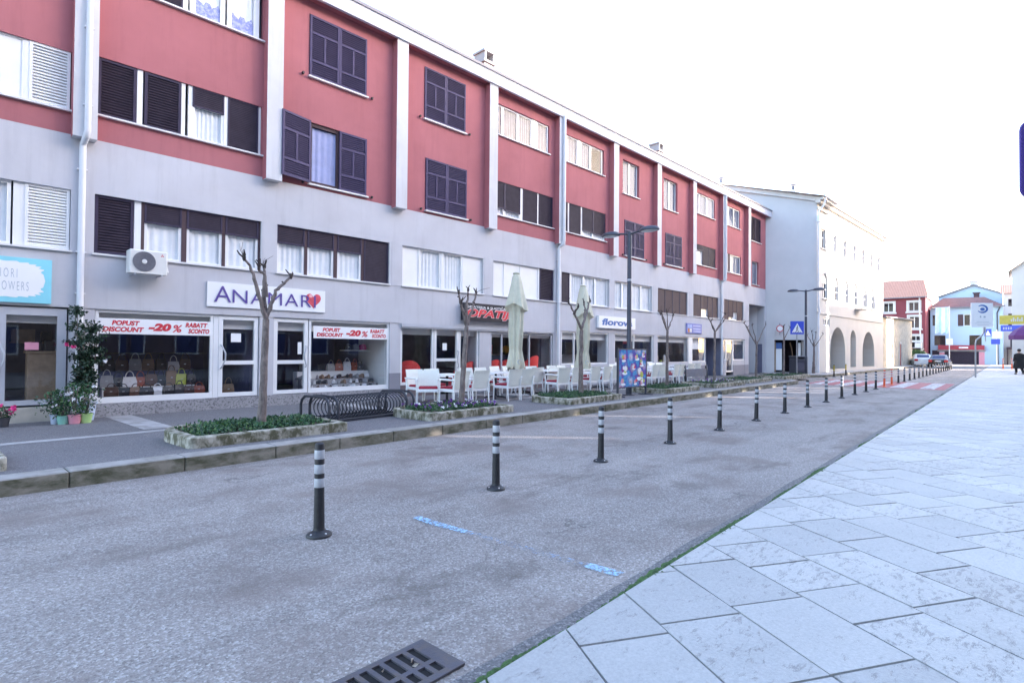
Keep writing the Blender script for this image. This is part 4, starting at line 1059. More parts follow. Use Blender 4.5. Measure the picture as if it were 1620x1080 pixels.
for gi, (pp, yn, near) in enumerate(G):
    xs = [cx(p, yn) for p in pp]; xm = sum(xs) / 2; k = 0
    gap = max(.58, xs[1] - xs[0]); xs = [xm - gap / 2, xm + gap / 2]
    for side in (0, 1):
        for j in (0, 1):
            rot = (0 if side == 0 else PI) + random.uniform(-.12, .12); y = yn + .02 if side == 0 else yn + 1.32
            lab = '%s white armchair %s of table by the %s' % (('left', 'right')[j], ('on road side', 'on shop side')[side], near)
            loc = (xs[j] + random.uniform(-.03, .03), y + random.uniform(-.05, .05), zs(y))
            if c0 is None: c0 = chair(lab, loc, rot)
            else: dup(c0, loc, rot, lab)
    lab = 'white café table among white armchairs by the ' + near.replace('left of the', 'left side of the'); loc = (xm, yn + .68, zs(yn + .68))
    if t0 is None: t0 = table(lab, loc, 0)
    else: dup(t0, loc, random.uniform(-.05, .05), lab)
dup(c0, (cx(678, 10.55), 10.55, zs(10.5)), PI * .78, 'leftmost white armchair turned aside at the left end of the terrace')
# closed parasols
def parasol(label, px, ztop, Y=10.75):
    x = cx(px, Y); t = thing('parasol', label, 'parasol', (x, Y, zs(Y)), 0)
    mb = MB(); mb.tube([(0, 0, 0), (0, 0, ztop - .1)], .024, 10); mb.build('pole', 'alu', t, True)
    mb = MB(); mb.bbox(-.3, .3, -.3, .3, 0, .07, 0, .02); mb.build('base', plain('parasol_base', (.3, .3, .3), .8), t)
    rows = []; seg = 40; zb = ztop - 2.78
    prof = [(0, .035), (.03, .10), (.10, .13), (.55, .215), (.86, .29), (.98, .315), (1.02, .25), (1.06, .205), (1.3, .2), (1.75, .195), (2.1, .175), (2.2, .165), (2.45, .20), (2.68, .24), (2.78, .22)]
    ph = random.random() * 6; vs = []
    for q, (d, r) in enumerate(prof):
        fold = min(1, d / 1.) * .13 + (.08 if d > 1.3 else 0)
        for k in range(seg):
            a = 2 * PI * k / seg
            rr = r * (1 + fold * math.sin(a * 8 + ph + d * .5) + .06 * math.sin(a * 3 + d * 1.7 + ph))
            zz = -.10 * max(0, 1 - abs(d - .98) / .3) * math.sin(a * 2 + ph) + (.07 * math.sin(a * 8 + ph) if d > 2.6 else 0)
            vs.append((rr * math.cos(a), rr * math.sin(a), ztop - d + zz))
    F = []
    for q in range(len(prof) - 1):
        for k in range(seg): j = (k + 1) % seg; F.append((q * seg + k, (q + 1) * seg + k, (q + 1) * seg + j, q * seg + j))
    F.append(tuple(range(seg))); F.append(tuple(len(vs) - 1 - k for k in range(seg)))
    mb = MB(); mb.add(vs, F); mb.build('canopy', 'canvas', t, True)
    mb = MB(); mb.lathe([(.10, -.01), (.11, .02), (.06, .05), (.01, .06)], 14, 0, (0, 0, ztop)); mb.build('finial', 'canvas', t, True)
    mb = MB(); mb.tube([(.17 * math.cos(a * .26), .17 * math.sin(a * .26), ztop - 2.15) for a in range(25)], .012, 6); mb.build('tie', 'canvas', t)
    a0 = -2.0; mb = MB()
    mb.tube([(.285 * math.cos(a0 + .22 * math.cos(k * .35)), .285 * math.sin(a0 + .22 * math.cos(k * .35)), ztop - 2.56 + .055 * math.sin(k * .35)) for k in range(15)], .009, 5); mb.build('emblem', 'txtg', t)
parasol('closed cream parasol nearer the camera, in front of the black parlour sign', 816, 3.58); parasol('second closed cream parasol, behind the third bare tree', 922, 3.52)
# ------------------------------------------------------------------ poster stand
t = thing('poster_stand', 'freestanding glass stand with colourful ice cream pictures beside the lamp post', 'poster stand', (13.95, 8.42, zs(8.4)), math.radians(-3))
mb = MB(); mb.box(0, 1.46, -.02, .02, .28, 1.36); mb.build('panel', 'poster', t)
mb = MB()
for x in (-.02, 1.48): mb.box(x - .02, x + .02, -.03, .03, 0, 1.42)
mb.box(.001, 1.459, -.025, .025, 1.361, 1.40); mb.box(.001, 1.459, -.025, .025, .245, .279); mb.build('frame', 'lamp', t)
mb = MB(); mb.box(-.04, .0, -.25, .25, 0, .03); mb.box(1.46, 1.5, -.25, .25, 0, .03); mb.build('foot', 'lamp', t)
mb = MB()
def blob(x, z, r, m, sq=1.):
    mb.add([(x + r * math.cos(2 * PI * k / 20) * (1 + .06 * math.sin(5 * k)), -.0235 - .0004 * len(mb.f), z + sq * r * math.sin(2 * PI * k / 20)) for k in range(20)], [tuple(range(20))], m)
random.seed(21)
for (x, z, s_) in ((.25, 1.1, .12), (.3, .75, .15), (.22, .42, .13), (.95, 1.15, .13), (1.2, .95, .12), (1.1, .6, .19), (.85, .4, .1), (1.25, .38, .13), (1.28, 1.22, .1), (.75, .85, .1)):
    blob(x, z - s_ * .5, s_ * .9, 3, .35)
    for q in range(4): blob(x + random.uniform(-.6, .6) * s_, z + random.uniform(-.1, .7) * s_, s_ * random.uniform(.35, .55), random.choice((0, 1, 2, 4)))
mb.build('pictures', ['petalw', 'potp', 'txtR', 'curtain', 'limeb'], t)
random.seed(11)
# ------------------------------------------------------------------ street lamps
def lamp(label, loc, hgt, rot):
    t = thing('street_lamp', label, 'street lamp', loc, rot, 'double headed street lamps')
    mb = MB(); mb.lathe([(.19, 0), (.19, .02), (.09, .03), (.085, 1.05), (.07, 1.1), (.062, hgt - .05), (.05, hgt)], 16); mb.build('pole', 'lamp', t, True)
    mb = MB(); mb.lathe([(.07, 0), (.075, .03), (.07, .06)], 14, 0, (0, 0, hgt - 1.5)); mb.build('collar', 'alu', t, True)
    for s in (-1, 1):
        mb = MB(); mb.tube([(0, 0, hgt - .08), (0, s * .3, hgt - .03), (0, s * .42, hgt - .01)], [.035, .03, .03], 8); a = mb.build('arm', 'lamp', t, True)
        mb = MB(); mb.X = Matrix.Translation((0, s * .66, hgt)) @ Matrix.Diagonal((.75, 1.15, 1, 1)); mb.lathe([(.26, -.055), (.275, -.045), (.272, -.02), (.24, .03), (.17, .065), (.06, .085), (.01, .088)], 22); h = mb.build('lamp_head', 'lamp', t, True)
        mb = MB(); mb.X = Matrix.Translation((0, s * .66, hgt)) @ Matrix.Diagonal((.75, 1.15, 1, 1)); mb.lathe([(.15, -.085), (.215, -.07), (.225, -.056)], 20); mb.build('lens', 'lampg', h, True)
    return t
lamp('nearer double headed street lamp standing by the poster stand', (14.86, 8.6, zs(8.6)), 4.95, 0)
l2 = lamp('farther double headed street lamp beside the blue crossing sign', (34.37, 8.6, zs(8.6)), 4.85, 0)
# litter bin, signs
t = thing('litter_bin', 'dark grey box litter bin at the foot of the farther lamp', 'litter bin', (33.75, 8.9, zs(8.9)), -.6)
mb = MB(); mb.bbox(-.3, .3, -.28, .28, .04, .95, 0, .03); mb.build('body', 'lamp', t); mb = MB(); mb.bbox(-.33, .33, -.31, .31, 1.06, 1.13, 0, .03)
mb.build('lid', 'lamp', t); mb = MB(); mb.box(-.28, -.24, -.26, .26, .951, 1.059); mb.box(.24, .28, -.26, .26, .951, 1.059); mb.build('post', 'lamp', t)
mb = MB(); mb.box(-.22, .22, -.29, -.281, .3, .75); mb.build('door', plain('bin_door', (.09, .09, .12), .5), t)
t = thing('crossing_sign', 'square blue pedestrian crossing sign on a thin grey post', 'sign', (33.2, 8.75, zs(8.7)), math.radians(-52))
mb = MB(); mb.tube([(0, .03, 0), (0, .03, 3.0)], .03, 10); mb.build('post', 'steel', t, True)
mb = MB(); mb.bbox(-.36, .36, -.015, .015, 2.32, 3.04, 0, .006); mb.build('panel', 'blue', t)
mb = MB(); mb.add([(-.29, -.018, 2.41), (.29, -.018, 2.41), (0, -.018, 2.93)], [(0, 1, 2)]); mb.build('triangle', 'signw', t)
mb = MB(); y = -.021
def lim(a, b, r): mb.tube([(a[0], y, a[1]), (b[0], y, b[1])], r, 5)
mb.lathe([(.008, -.026), (.028, -.008), (.028, .008), (.008, .026)], 10, 0, (.01, y, 2.78)); lim((.005, 2.74), (-.02, 2.6), .024); lim((-.02, 2.6), (-.07, 2.45), .014); lim((-.02, 2.6), (.04, 2.53), .014); lim((.04, 2.53), (.06, 2.44), .012); lim((0, 2.72), (.06, 2.63), .010); lim((0, 2.72), (-.06, 2.64), .010)
for k in range(5): mb.box(-.2 + k * .09, -.16 + k * .09, y - .002, y + .001, 2.413, 2.445)
mb.build('pictogram', 'signb', t)
t = thing('road_sign', 'round white prohibition sign with red rim on the gable wall', 'sign', tuple(Vector((39.74, 9.29, 0)) - Vector((.52, -.855, 0)) * 2.37 + Vector((-.855, -.52, 0)) * .5), math.radians(-58))
mb = MB(); mb.X = Matrix.Translation((0, 0, 3.0)) @ Matrix.Rotation(PI / 2, 4, 'X'); mb.lathe([(.22, 0), (.22, .02)], 28, 0); mb.build('rim', 'txtr', t)
mb = MB(); mb.X = Matrix.Translation((0, -.022, 3.0)) @ Matrix.Rotation(PI / 2, 4, 'X'); mb.lathe([(.17, 0), (.17, .004)], 28, 0); mb.build('disc', 'signw', t)
mb = MB(); mb.tube([(0, .03, 3.0), (0, .5, 3.0)], .03, 8); mb.tube([(0, .03, 2.6), (0, .03, 3.35)], .025, 8); mb.build('bracket', 'steel', t)
# ------------------------------------------------------------------ white building with arches
wu = Vector((.998, -.063, 0)); W0 = Vector((39.74, 9.29, 0)); wr = math.atan2(wu.y, wu.x)
WB = thing('arcaded_building', 'white three storey building with tall arches and arched windows', 'building', W0, wr)
LW = 17.3
def arch(a, b, c, zt, n=14):
    r = (b - a) / 2; m_ = (a + b) / 2; zsprg = zt - min(r, zt - c - .1) ; k = (zt - zsprg) / r
    return [(m_ - r * math.cos(PI * i / n), zsprg + k * r * math.sin(PI * i / n)) for i in range(n + 1)], zsprg
mb = MB(); hol = []; arcs = []
for n in range(7):
    x = .78 + 2.44 * n; hol.append((x, x + .92, 8.36, 9.62))
    arcs.append((x + .28, x + 1.42, 5.06, 6.75)) if n < 6 else None
AR = [(2.72, 6.2, .36, 3.25), (7.5, 8.95, .4, 3.16), (10.8, 14.35, .38, 3.16)]
allr = hol + [(a, b, c, d) for a, b, c, d in arcs + AR]
hol.append((1.3, 2.6, 3.28, 3.76)); allr.append(hol[-1])
wallholes(mb, 0, LW, 0, 11.3, hol + arcs + AR, 0, .0)
def archfill(mb, a, b, c, zt, depth, m=0):
    P_, z = arch(a, b, c, zt)
    for i in range(len(P_) - 1):
        (xa, za), (xb, zb) = P_[i], P_[i + 1]
        mb.quad([(xa, 0, za), (xb, 0, zb), (xb, 0, zt), (xa, 0, zt)], m)
        mb.quad([(xa, 0, za), (xa, depth, za), (xb, depth, zb), (xb, 0, zb)], m)
    mb.quad([(a, 0, c), (a, 0, z), (a, depth, z), (a, depth, c)], m); mb.quad([(b, 0, c), (b, depth, c), (b, depth, z), (b, 0, z)], m)
for q in arcs: archfill(mb, *q, .18)
for q in AR: archfill(mb, *q, .9)
for a, b, c, d in hol: 
    for p_, q_ in (((a, c), (a, d)), ((b, c), (b, d)), ((a, c), (b, c)), ((a, d), (b, d))): mb.quad([(p_[0], 0, p_[1]), (q_[0], 0, q_[1]), (q_[0], .18, q_[1]), (p_[0], .18, p_[1])])
mb.quad([(LW, 0, 0), (LW, 9, 0), (LW, 9, 11.3), (LW, 0, 11.3)]); mb.quad([(0, 0, 0), (0, .5, 0), (0, .5, 11.3), (0, 0, 11.3)])
mb.build('front_wall', 'stonew', WB)
mb = MB(); mb.box(-.05, LW + .05, -.06, .0, 4.0, 4.14); mb.box(-.05, LW + .05, -.09, .0, 10.75, 10.92); mb.build('string_course', 'stonew', WB)
mb = MB(); mb.box(-.2, LW + .2, -.42, .05, 11.3, 11.45); mb.box(-.2, LW + .2, -.25, .04, 11.12, 11.299); mb.build('cornice', 'stonew', WB)
mb = MB(); mb.tube([(-.2, -.47, 11.52), (LW + .2, -.47, 11.52)], .08, 8); mb.build('gutter', plain('zinc_gutter', (.6, .6, .62), .7), WB)
mb = MB(); mb.quad([(-.3, -.5, 11.5), (LW + .2, -.5, 11.5), (LW + .2, 7.4, 13.15), (-5.3, 7.4, 13.15)]); mb.quad([(-5.3, 7.4, 13.15), (LW + .2, 7.4, 13.15), (LW + .2, 14, 11.8), (-5.3, 14, 11.8)])
wroof = mb.build('roof', 'wroof', WB)
mb = MB()
for q in AR: room(mb, q[0] - .3, q[1] + .3, q[2] - .1, 3.4, .9, 4, 0, 0, 0)
mb.build('arcade_interior', 'stoneg', WB)
mb = MB(); mb.box(2.75, 3.1, .92, 1.0, .4, 2.9); mb.box(3.2, 3.9, .92, 1.0, .4, 2.6, 1); mb.build('arcade_door', ['lamp', 'signw'], WB)
for a, b, c, d in hol[:7]:
    fr = MB(); bars(fr, a, b, c, d, .10, .15, .07); fr.box((a + b) / 2 - .04, (a + b) / 2 + .04, .099, .149, c + .07, d - .07); fr.box(a + .07, b - .07, .101, .148, c + .72, c + .78)
    room(fr, a + .003, b - .003, c + .003, d - .003, .15, .5, 1, 1, 1); o = fr.build('window', ['white', 'room'], WB)
    p = MB(); p.quad([(a + .06, .12, c + .06), (b - .06, .12, c + .06), (b - .06, .12, d - .06), (a + .06, .12, d - .06)]); p.build('pane', 'glass', o)
    p = MB(); p.box(a - .1, b + .1, -.06, .0, c - .08, c - .005); p.build('sill', 'stonew', o)
for i, (a, b, c, d) in enumerate(arcs):
    P_, z = arch(a + .02, b - .02, c, d - .02); fr = MB()
    fr.add([(x, .12, zz) for x, zz in P_], [tuple(range(len(P_)))]); bars(fr, a + .01, b - .01, c, z, .10, .15, .07); fr.box((a + b) / 2 - .04, (a + b) / 2 + .04, .099, .149, c + .07, z - .07); fr.box(a + .08, b - .08, .101, .147, c + .6, c + .66)
    room(fr, a + .02, b - .02, c + .003, z, .151, .5, 1, 1, 1); o = fr.build('window', ['white', 'room'], WB)
    p = MB(); p.quad([(a + .06, .125, c + .06), (b - .06, .125, c + .06), (b - .06, .125, z - .06), (a + .06, .125, z - .06)]); p.build('pane', 'glass', o)
    p = MB(); p.box(a - .1, b + .1, -.07, .0, c - .08, c - .005); p.build('sill', 'stonew', o)
    if i >= 4:
        for s0, s1 in ((a - .55, a - .03), (b + .03, b + .55)):
            s = MB(); bars(s, s0, s1, c, z, -.05, -.01, .05, 0); slats(s, s0 + .05, s1 - .05, c + .05, z - .05, -.045, .07); s.build('shutter', plain('grey_blue_shutter', (.42, .46, .55), .6), o)
mb = MB(); bars(mb, 1.3, 2.6, 3.28, 3.76, .05, .1, .06); mb.box(1.7, 1.78, .05, .1, 3.3, 3.75); mb.box(2.1, 2.18, .05, .1, 3.3, 3.75); room(mb, 1.3, 2.6, 3.28, 3.76, .1, .4, 1, 1, 1); mb.build('window', ['white', 'room'], WB)
mb = MB(); mb.tube([(.12, -.47, 11.5), (.1, -.4, 11.0), (-.02, -.12, 10.6), (-.03, -.09, 10.3), (-.03, -.09, 4.4), (.06, -.14, 4.15), (-.03, -.09, 3.9), (-.03, -.09, .16)], .06, 10); mb.box(-.16, .1, -.2, -.02, 9.9, 10.3); mb.build('downpipe', 'pipe', WB, True)
mb = MB(); mb.box(8.6, 9.9, -.5, 0, 4.72, 4.78); mb.build('bracket_shelf', plain('shelf_grey', (.3, .3, .3)), WB)
ev = Vector((.52, -.855, 0)).normalized(); er = math.atan2(ev.y, ev.x)
# gable wall facing the camera, child frame relative to the building
EL = 9.0; eo = W0 - ev * EL
loc = Matrix.Rotation(-wr, 4, 'Z') @ (eo - W0)
mb = MB(); wallholes(mb, 0, EL, 0, 11.3, [(6.43, 8.22, .14, 2.28)], 0, .5); mb.quad([(0, 0, 11.3), (EL, 0, 11.3), (EL, 0, 11.4), (0, 0, 13.1)])
room(mb, 6.3, 8.4, .1, 2.4, .5, 3, 1, 1, 1); mb.build('gable_wall', ['stoneg', 'slat'], WB, False, loc, er - wr)
mb = MB(); mb.box(6.44, 6.62, .40, .46, .2, 2.2, 0); mb.box(6.64, 7.0, .42, .47, .3, 2.1, 1); mb.box(6.64, 7.0, .415, .42, 1.7, 2.1, 2); mb.box(8.0, 8.15, .42, .47, .9, 2.1, 1)
mb.tube([(7.5 + .15 * math.sin(k * .35), .42, .3 + k * .2) for k in range(10)], .03, 6, 3); mb.build('doorway_panels', ['wood', 'signw', 'txtb', 'tan'], WB, False, loc, er - wr)
mb = MB(); mb.add([(-.2, -.12, 12.87), (EL + .2, -.12, 11.2), (EL + .2, -.12, 11.5), (-.2, -.12, 13.17), (-.2, .1, 12.87), (EL + .2, .1, 11.2), (EL + .2, .1, 11.5), (-.2, .1, 13.17)], [(0, 1, 2, 3), (0, 4, 5, 1), (3, 2, 6, 7), (1, 5, 6, 2)]); mb.build('verge', 'wroof', WB, False, loc, er - wr)
for x, y, h in ((.1, 1.5, .45), (-2.6, 5.2, .35), (5.8, .9, .3), (10.6, .9, .3)):
    mb = MB(); zb = 11.5 + y * .2; mb.box(x - .3, x + .3, y - .25, y + .25, zb, zb + h); mb.tube([(x, y, zb + h), (x, y, zb + h + .3)], .1, 8, 1); mb.lathe([(.24, 0), (.24, .03), (.02, .1)], 10, 1, (x, y, zb + h + .38)); mb.build('chimney', ['stonew', 'flash'], wroof)
# stone building beyond
SB = thing('stone_building', 'low rubble stone building with a narrow dark red door', 'building', Vector((57.0, 8.0, 0)), math.atan2(.35, 22.8))
mb = MB(); wallholes(mb, 0, 22.5, 0, 5.15, [(11.2, 12.6, .2, 2.4)], .25, .2); mb.quad([(22.5, .25, 0), (22.5, 8, 0), (22.5, 8, 5.15), (22.5, .25, 5.15)]); mb.v = [(x, y, 4.55 + .034 * x if z > 5 else z) for x, y, z in mb.v]; mb.build('wall', 'stoneb', SB)
mb = MB(); mb.box(11.2, 12.6, .27, .45, .2, 2.4); mb.build('door', 'door', SB)
mb = MB()
for x0, x1, z0, z1 in ((10.95, 11.19, .1, 2.62), (12.61, 12.85, .1, 2.62), (11.2, 12.6, 2.41, 2.62)): mb.box(x0, x1, .2, .3, z0, z1)
mb.box(21.3, 21.7, .21, .3, 2.6, 3.2, 1); mb.build('door_frame', ['stonew', 'room'], SB)
mb = MB(); mb.prism([(-.1, -.05), (22.8, -.05), (22.8, 8), (-.1, 8)], 5.152, 5.26); mb.v = [(x, y, z - 5.15 + 4.55 + .034 * x) for x, y, z in mb.v]; mb.build('roof', 'flash', SB)
# ------------------------------------------------------------------ far houses (facing the camera across the end of the street)
def far(px, py, X): 
    v = r2 * ((px - 810) / f_) + u2 * (-(py - 540) / f_) + fwd; return Vector((0, 0, H)) + v * (X / v.x)
def house(name, label, X, ya, yb, zt, mat, wins, depth=9, rot=-PI / 2):
    # local x runs to the right as seen from the camera (world -y), local y away from it
    t = thing(name, label, 'house', (X, ya, 0), rot); L = ya - yb
    mb = MB(); wallholes(mb, 0, L, -.1, zt, [w_[:4] for w_ in wins], 0, .15); mb.quad([(L, 0, -.1), (L, depth, -.1), (L, depth, zt), (L, 0, zt)]); mb.quad([(0, 0, -.1), (0, 0, zt), (0, depth, zt), (0, depth, -.1)])
    mb.build('wall', mat, t)
    for w_ in wins:
        a, b, c, d = w_[:4]; k = w_[4] if len(w_) > 4 else 'w'
        fr = MB(); fw = .07
        bars(fr, a, b, c, d, .08, .13, fw, 0); room(fr, a, b, c, d, .13, .6, 1, 1, 1)
        fr.box((a + b) / 2 - .03, (a + b) / 2 + .03, .079, .129, c + fw, d - fw)
        o = fr.build('window', ['white' if k in 'wg' else 'brown', 'slat'], t)
        p = MB(); p.quad([(a + .05, .1, c + .05), (b - .05, .1, c + .05), (b - .05, .1, d - .05), (a + .05, .1, d - .05)]); p.build('pane', 'glass', o)
        if k == 'w':
            s = MB(); 
            for x0, x1, z0, z1 in ((a - .25, a - .002, c - .05, d + .25), (b + .002, b + .25, c - .05, d + .25), (a, b, d + .002, d + .25), (a - .35, b + .35, c - .27, c - .052)): s.box(x0, x1, -.05, .02, z0, z1)
            s.build('surround', 'stonew', o)
        if k == 'g':
            s = MB()
            for x0, x1 in ((a - .62, a - .03), (b + .03, b + .62)): s.box(x0, x1, -.05, -.005, c, d)
            s.build('shutter', 'brown', o)
    return t, L
X = 95
RH_, L = house('red_house', 'tall dark red house with white window surrounds and tiled roof', X, 15.0, 8.75, 9.35, 'redh', [(1.4, 2.6, 7.3, 8.6), (1.5, 2.7, 4.9, 6.1), (4.35, 5.55, 7.35, 8.6), (4.4, 5.6, 4.95, 6.6), (4.6, 5.75, 2.2, 3.9), (4.55, 5.7, -.0, 1.9)])
mb = MB(); mb.quad([(-.3, -.45, 9.3), (L + .35, -.45, 9.3), (L - .55, 4, 12.1), (-.3, 4, 12.2)]); mb.quad([(L + .35, -.45, 9.3), (L + .35, 9, 9.3), (L - .55, 4, 12.1)]); mb.box(-.3, L + .35, -.5, -.40, 9.16, 9.29, 1); mb.build('roof', ['tiles', 'flash'], RH_)
mb = MB(); mb.tube([(L - .65, -.12, 9.2), (L - .6, -.12, 5), (L - .35, -.12, 0)], .09, 8); mb.build('downpipe', 'beige', RH_)
mb = MB(); mb.box(L - 1.6, L - .3, -.5, -.02, 3.0, 3.25); mb.box(L - 1.1, L - .4, -.9, -.5, 2.2, 2.9); mb.build('balcony_light', 'stoneg', RH_)
BH, L = house('blue_house', 'pale blue house with maroon shop fascia and dark shop front', X + 4, 8.55, .75, 7.9, 'blueh', [(.25, 1.7, 5.4, 6.9, 'd'), (3.7, 5.1, 5.3, 6.9, 'g'), (.45, 1.7, 2.6, 4.0, 'd'), (4.3, 5.6, 2.6, 4.0, 'd'), (6.0, 6.5, 5.4, 6.9, 'd')])
mb = MB(); mb.quad([(-.2, -.4, 7.95), (L + .2, -.4, 7.9), (L - 2, 4, 9.5), (1.2, 4, 9.6)]); mb.box(-.2, L + .2, -.45, -.35, 7.8, 7.93, 1); mb.build('roof', [plain('shaded_tiles', (.15, .075, .075), .9, .25, 3), 'flash'], BH)  # darker tile copy paints the shade into this roof slope
mb = MB(); mb.box(.9, 5.9, -.5, -.02, 2.0, 2.62, 0); mb.quad([(.8, -.5, 2.0), (6, -.5, 2.0), (6, -.02, 1.75), (.8, -.02, 1.75)], 1); mb.build('shop_fascia', ['marine', 'lampg'], BH)
mb = MB(); mb.box(1.6, 5.3, -.015, .0, 0, 1.75); mb.box(.2, 1.0, -.018, 0, 0, 1.9); mb.box(5.31, 5.9, -.012, 0, 0, 1.7, 1); mb.box(1.02, 1.59, -.016, 0, 0, 1.6, 1); mb.build('shop_front', ['slat', 'potp'], BH)
mb = MB(); mb.box(3.2, 4.2, -.53, -.505, 2.2, 2.4); mb.build('fascia_lettering', 'signw', BH)
mb = MB(); mb.tube([(L - .3, -.12, 7.8), (L - .6, -.12, 7.0), (L - .55, -.12, 0)], .08, 8); mb.build('downpipe', 'lamp', BH)
GH = thing('gabled_house', 'pale blue gabled house rising behind the lower blue house', 'house', (X + 14, 8.0, 0), -PI / 2)
pk = lambda px, py: far(px, py, X + 14)
ga = [(8.0 - p_.y, p_.z) for p_ in (pk(1484, 471), pk(1540, 452), pk(1586, 465))]
mb = MB(); mb.add([(ga[0][0], 0, 0), (ga[2][0], 0, 0), (ga[2][0], 0, ga[2][1]), (ga[1][0], 0, ga[1][1]), (ga[0][0], 0, ga[0][1])], [(0, 1, 2, 3, 4)]); mb.quad([(ga[2][0], 0, 0), (ga[2][0], 8, 0), (ga[2][0], 8, ga[2][1]), (ga[2][0], 0, ga[2][1])]); mb.build('wall', 'blueh', GH)
mb = MB()
for p_, q_ in ((ga[0], ga[1]), (ga[1], ga[2])): mb.add([(p_[0], -.3, p_[1] + .02), (q_[0], -.3, q_[1] + .02), (q_[0], 8, q_[1] + .02), (p_[0], 8, p_[1] + .02), (p_[0], -.3, p_[1] + .22), (q_[0], -.3, q_[1] + .22), (q_[0], 8, q_[1] + .22), (p_[0], 8, p_[1] + .22)], [(0, 1, 5, 4), (4, 5, 6, 7), (0, 3, 2, 1)])
rr = mb.build('roof', 'flash', GH)
for (x, y, z0, h, w_) in ((ga[1][0] + .05, 1, ga[1][1] - .2, .9, .5), (ga[1][0] + .4, -1.2, ga[1][1] - 3, 1.7, .32)):
    mb = MB(); mb.box(x - w_, x + w_, y - .4, y + .4, z0, z0 + h); mb.box(x - w_ - .12, x + w_ + .12, y - .5, y + .5, z0 + h, z0 + h + .14); mb.build('chimney', 'stoneg' if h < 1 else 'brown', rr)
GB, L = house('beige_house', 'narrow beige house with dark shutters beside the blue house', X + 7, .75, -6, 9.9, 'beige', [(.5, 1.15, 8.0, 9.0, 'd'), (.5, 1.2, 5.2, 7.0, 'd'), (.7, 1.4, 2.4, 4.2, 'd'), (2.3, 3.0, 8.0, 9.0, 'd')])
mb = MB(); mb.quad([(-.3, -.4, 9.8), (L, -.4, 9.8), (L, 4, 11.4), (-.3, 4, 11.4)]); mb.build('roof', 'tiles', GB)
mb = MB(); mb.box(.3, 4, -2.0, -.02, 2.1, 2.4); mb.box(.35, .5, -1.9, -1.75, 0, 2.1); mb.build('canopy', 'brown', GB)
WH, L = house('cream_house', 'tall sunlit cream house at the right picture edge', 78, far(1601, 500, 78).y, -8.5, 10.2, 'stonew', [(1.1, 1.9, 7.4, 8.8, 'd'), (1.2, 2.0, 4.3, 5.7, 'd')])
mb = MB(); mb.quad([(-.3, -.4, 10.1), (1.2, -.4, 11.3), (1.2, 8, 11.3), (-.3, 8, 10.1)]); mb.quad([(1.2, -.4, 11.3), (9, -.4, 11.8), (9, 8, 11.8), (1.2, 8, 11.3)]); mb.quad([(0, 0, 10.2), (L, 0, 10.2), (L, 0, 11.7), (1.2, 0, 11.2)], 1); mb.build('roof', ['flash', 'stonew'], WH)
def hang(name, label, cat, px0, px1, py0, py1, X, mat, thick=.12):
    p, q = far(px0, py1, X), far(px1, py0, X); t = thing(name, label, cat, (X, p.y, p.z), -PI / 2)
    mb = MB(); mb.bbox(0, p.y - q.y, 0, thick, 0, q.z - p.z, 0, .02); mb.build('panel', mat, t); return t, p.y - q.y, q.z - p.z
t, a, b = hang('shop_sign', 'long yellow sign board above a blue one at right', 'sign', 1581, 1622, 498, 513, 70, plain('sign_yellow', (.42, .37, .06), .5))
mb = MB(); letters(mb, 'PIZZERIA', a * .45, b * .25, -.01, a * .5, b * .45, shear=.2, bold=.02) if 0 else [mb.box(a * (.45 + .08 * k), a * (.5 + .08 * k), -.012, -.002, b * .3, b * (.55 + .2 * (k % 2))) for k in range(6)]; mb.build('marks', 'txtg', t)
mb = MB(); mb.tube([(a * .9, .1, -.2), (a * .9, 8, -.2)], .05, 6); mb.build('bracket', 'steel', t)
t, a, b = hang('shop_sign', 'long blue sign board hanging below the yellow one', 'sign', 1583, 1622, 514, 524, 70, 'blue')
mb = MB(); [mb.box(a * (.1 + .1 * k), a * (.16 + .1 * k), -.012, -.002, b * .3, b * .7) for k in range(4)]; mb.build('marks', 'txtg', t)
t = thing('parasol', 'dark purple open parasol far away at the right edge', 'parasol', (66, -1.1, 0), 0)
mb = MB(); mb.lathe([(1.25, 2.75), (1.27, 3.1), (.9, 3.6), (.3, 4.0), (.02, 4.1)], 8); mb.build('canopy', 'purple', t); mb = MB(); mb.tube([(0, 0, 0), (0, 0, 4)], .04, 8); mb.build('pole', 'steel', t)
# information sign on a bent post
t = thing('information_sign', 'large white board with a blue swirl emblem on a bent grey post', 'sign', (44.5, 1.62, .02), math.radians(-50))
mb = MB(); mb.tube([(0, 0, 0), (0, 0, 2.05), (.05, .0, 2.3), (.42, 0, 2.62), (.5, 0, 2.85), (.5, 0, 4.4)], .045, 10); mb.tube([(.62, .02, 2.2), (.62, .02, 4.4)], .03, 8); mb.build('post', 'steel', t, True)
mb = MB(); mb.bbox(-.32, 1.0, -.09, -.05, 3.1, 4.58, 0, .01); mb.build('panel', 'signw', t)
mb = MB(); 
for k in range(36):
    a0, a1 = -2.6 + k * .14, -2.6 + (k + 1) * .14; wd = .05 + .07 * math.sin(PI * k / 36)
    mb.quad([(.36 + .33 * math.cos(a0), -.094, 4.22 + .26 * math.sin(a0)), (.36 + .33 * math.cos(a1), -.094, 4.22 + .26 * math.sin(a1)), (.36 + (.33 - wd) * math.cos(a1), -.094, 4.22 + (.26 - wd) * math.sin(a1)), (.36 + (.33 - wd) * math.cos(a0), -.094, 4.22 + (.26 - wd) * math.sin(a0))])
mb.add([(.36 + .14 * math.cos(k * .4), -.0945, 4.2 + .10 * math.sin(k * .4)) for k in range(16)], [tuple(range(16))]); mb.build('emblem', 'txtb', t)
mb = MB()
for x, z, w_, h_ in ((.2, 3.68, .08, .12), (.42, 3.68, .12, .1), (0, 3.42, .75, .02), (-.1, 3.32, .95, .02), (.05, 3.22, .7, .02)): mb.box(x, x + w_, -.094, -.091, z, z + h_)
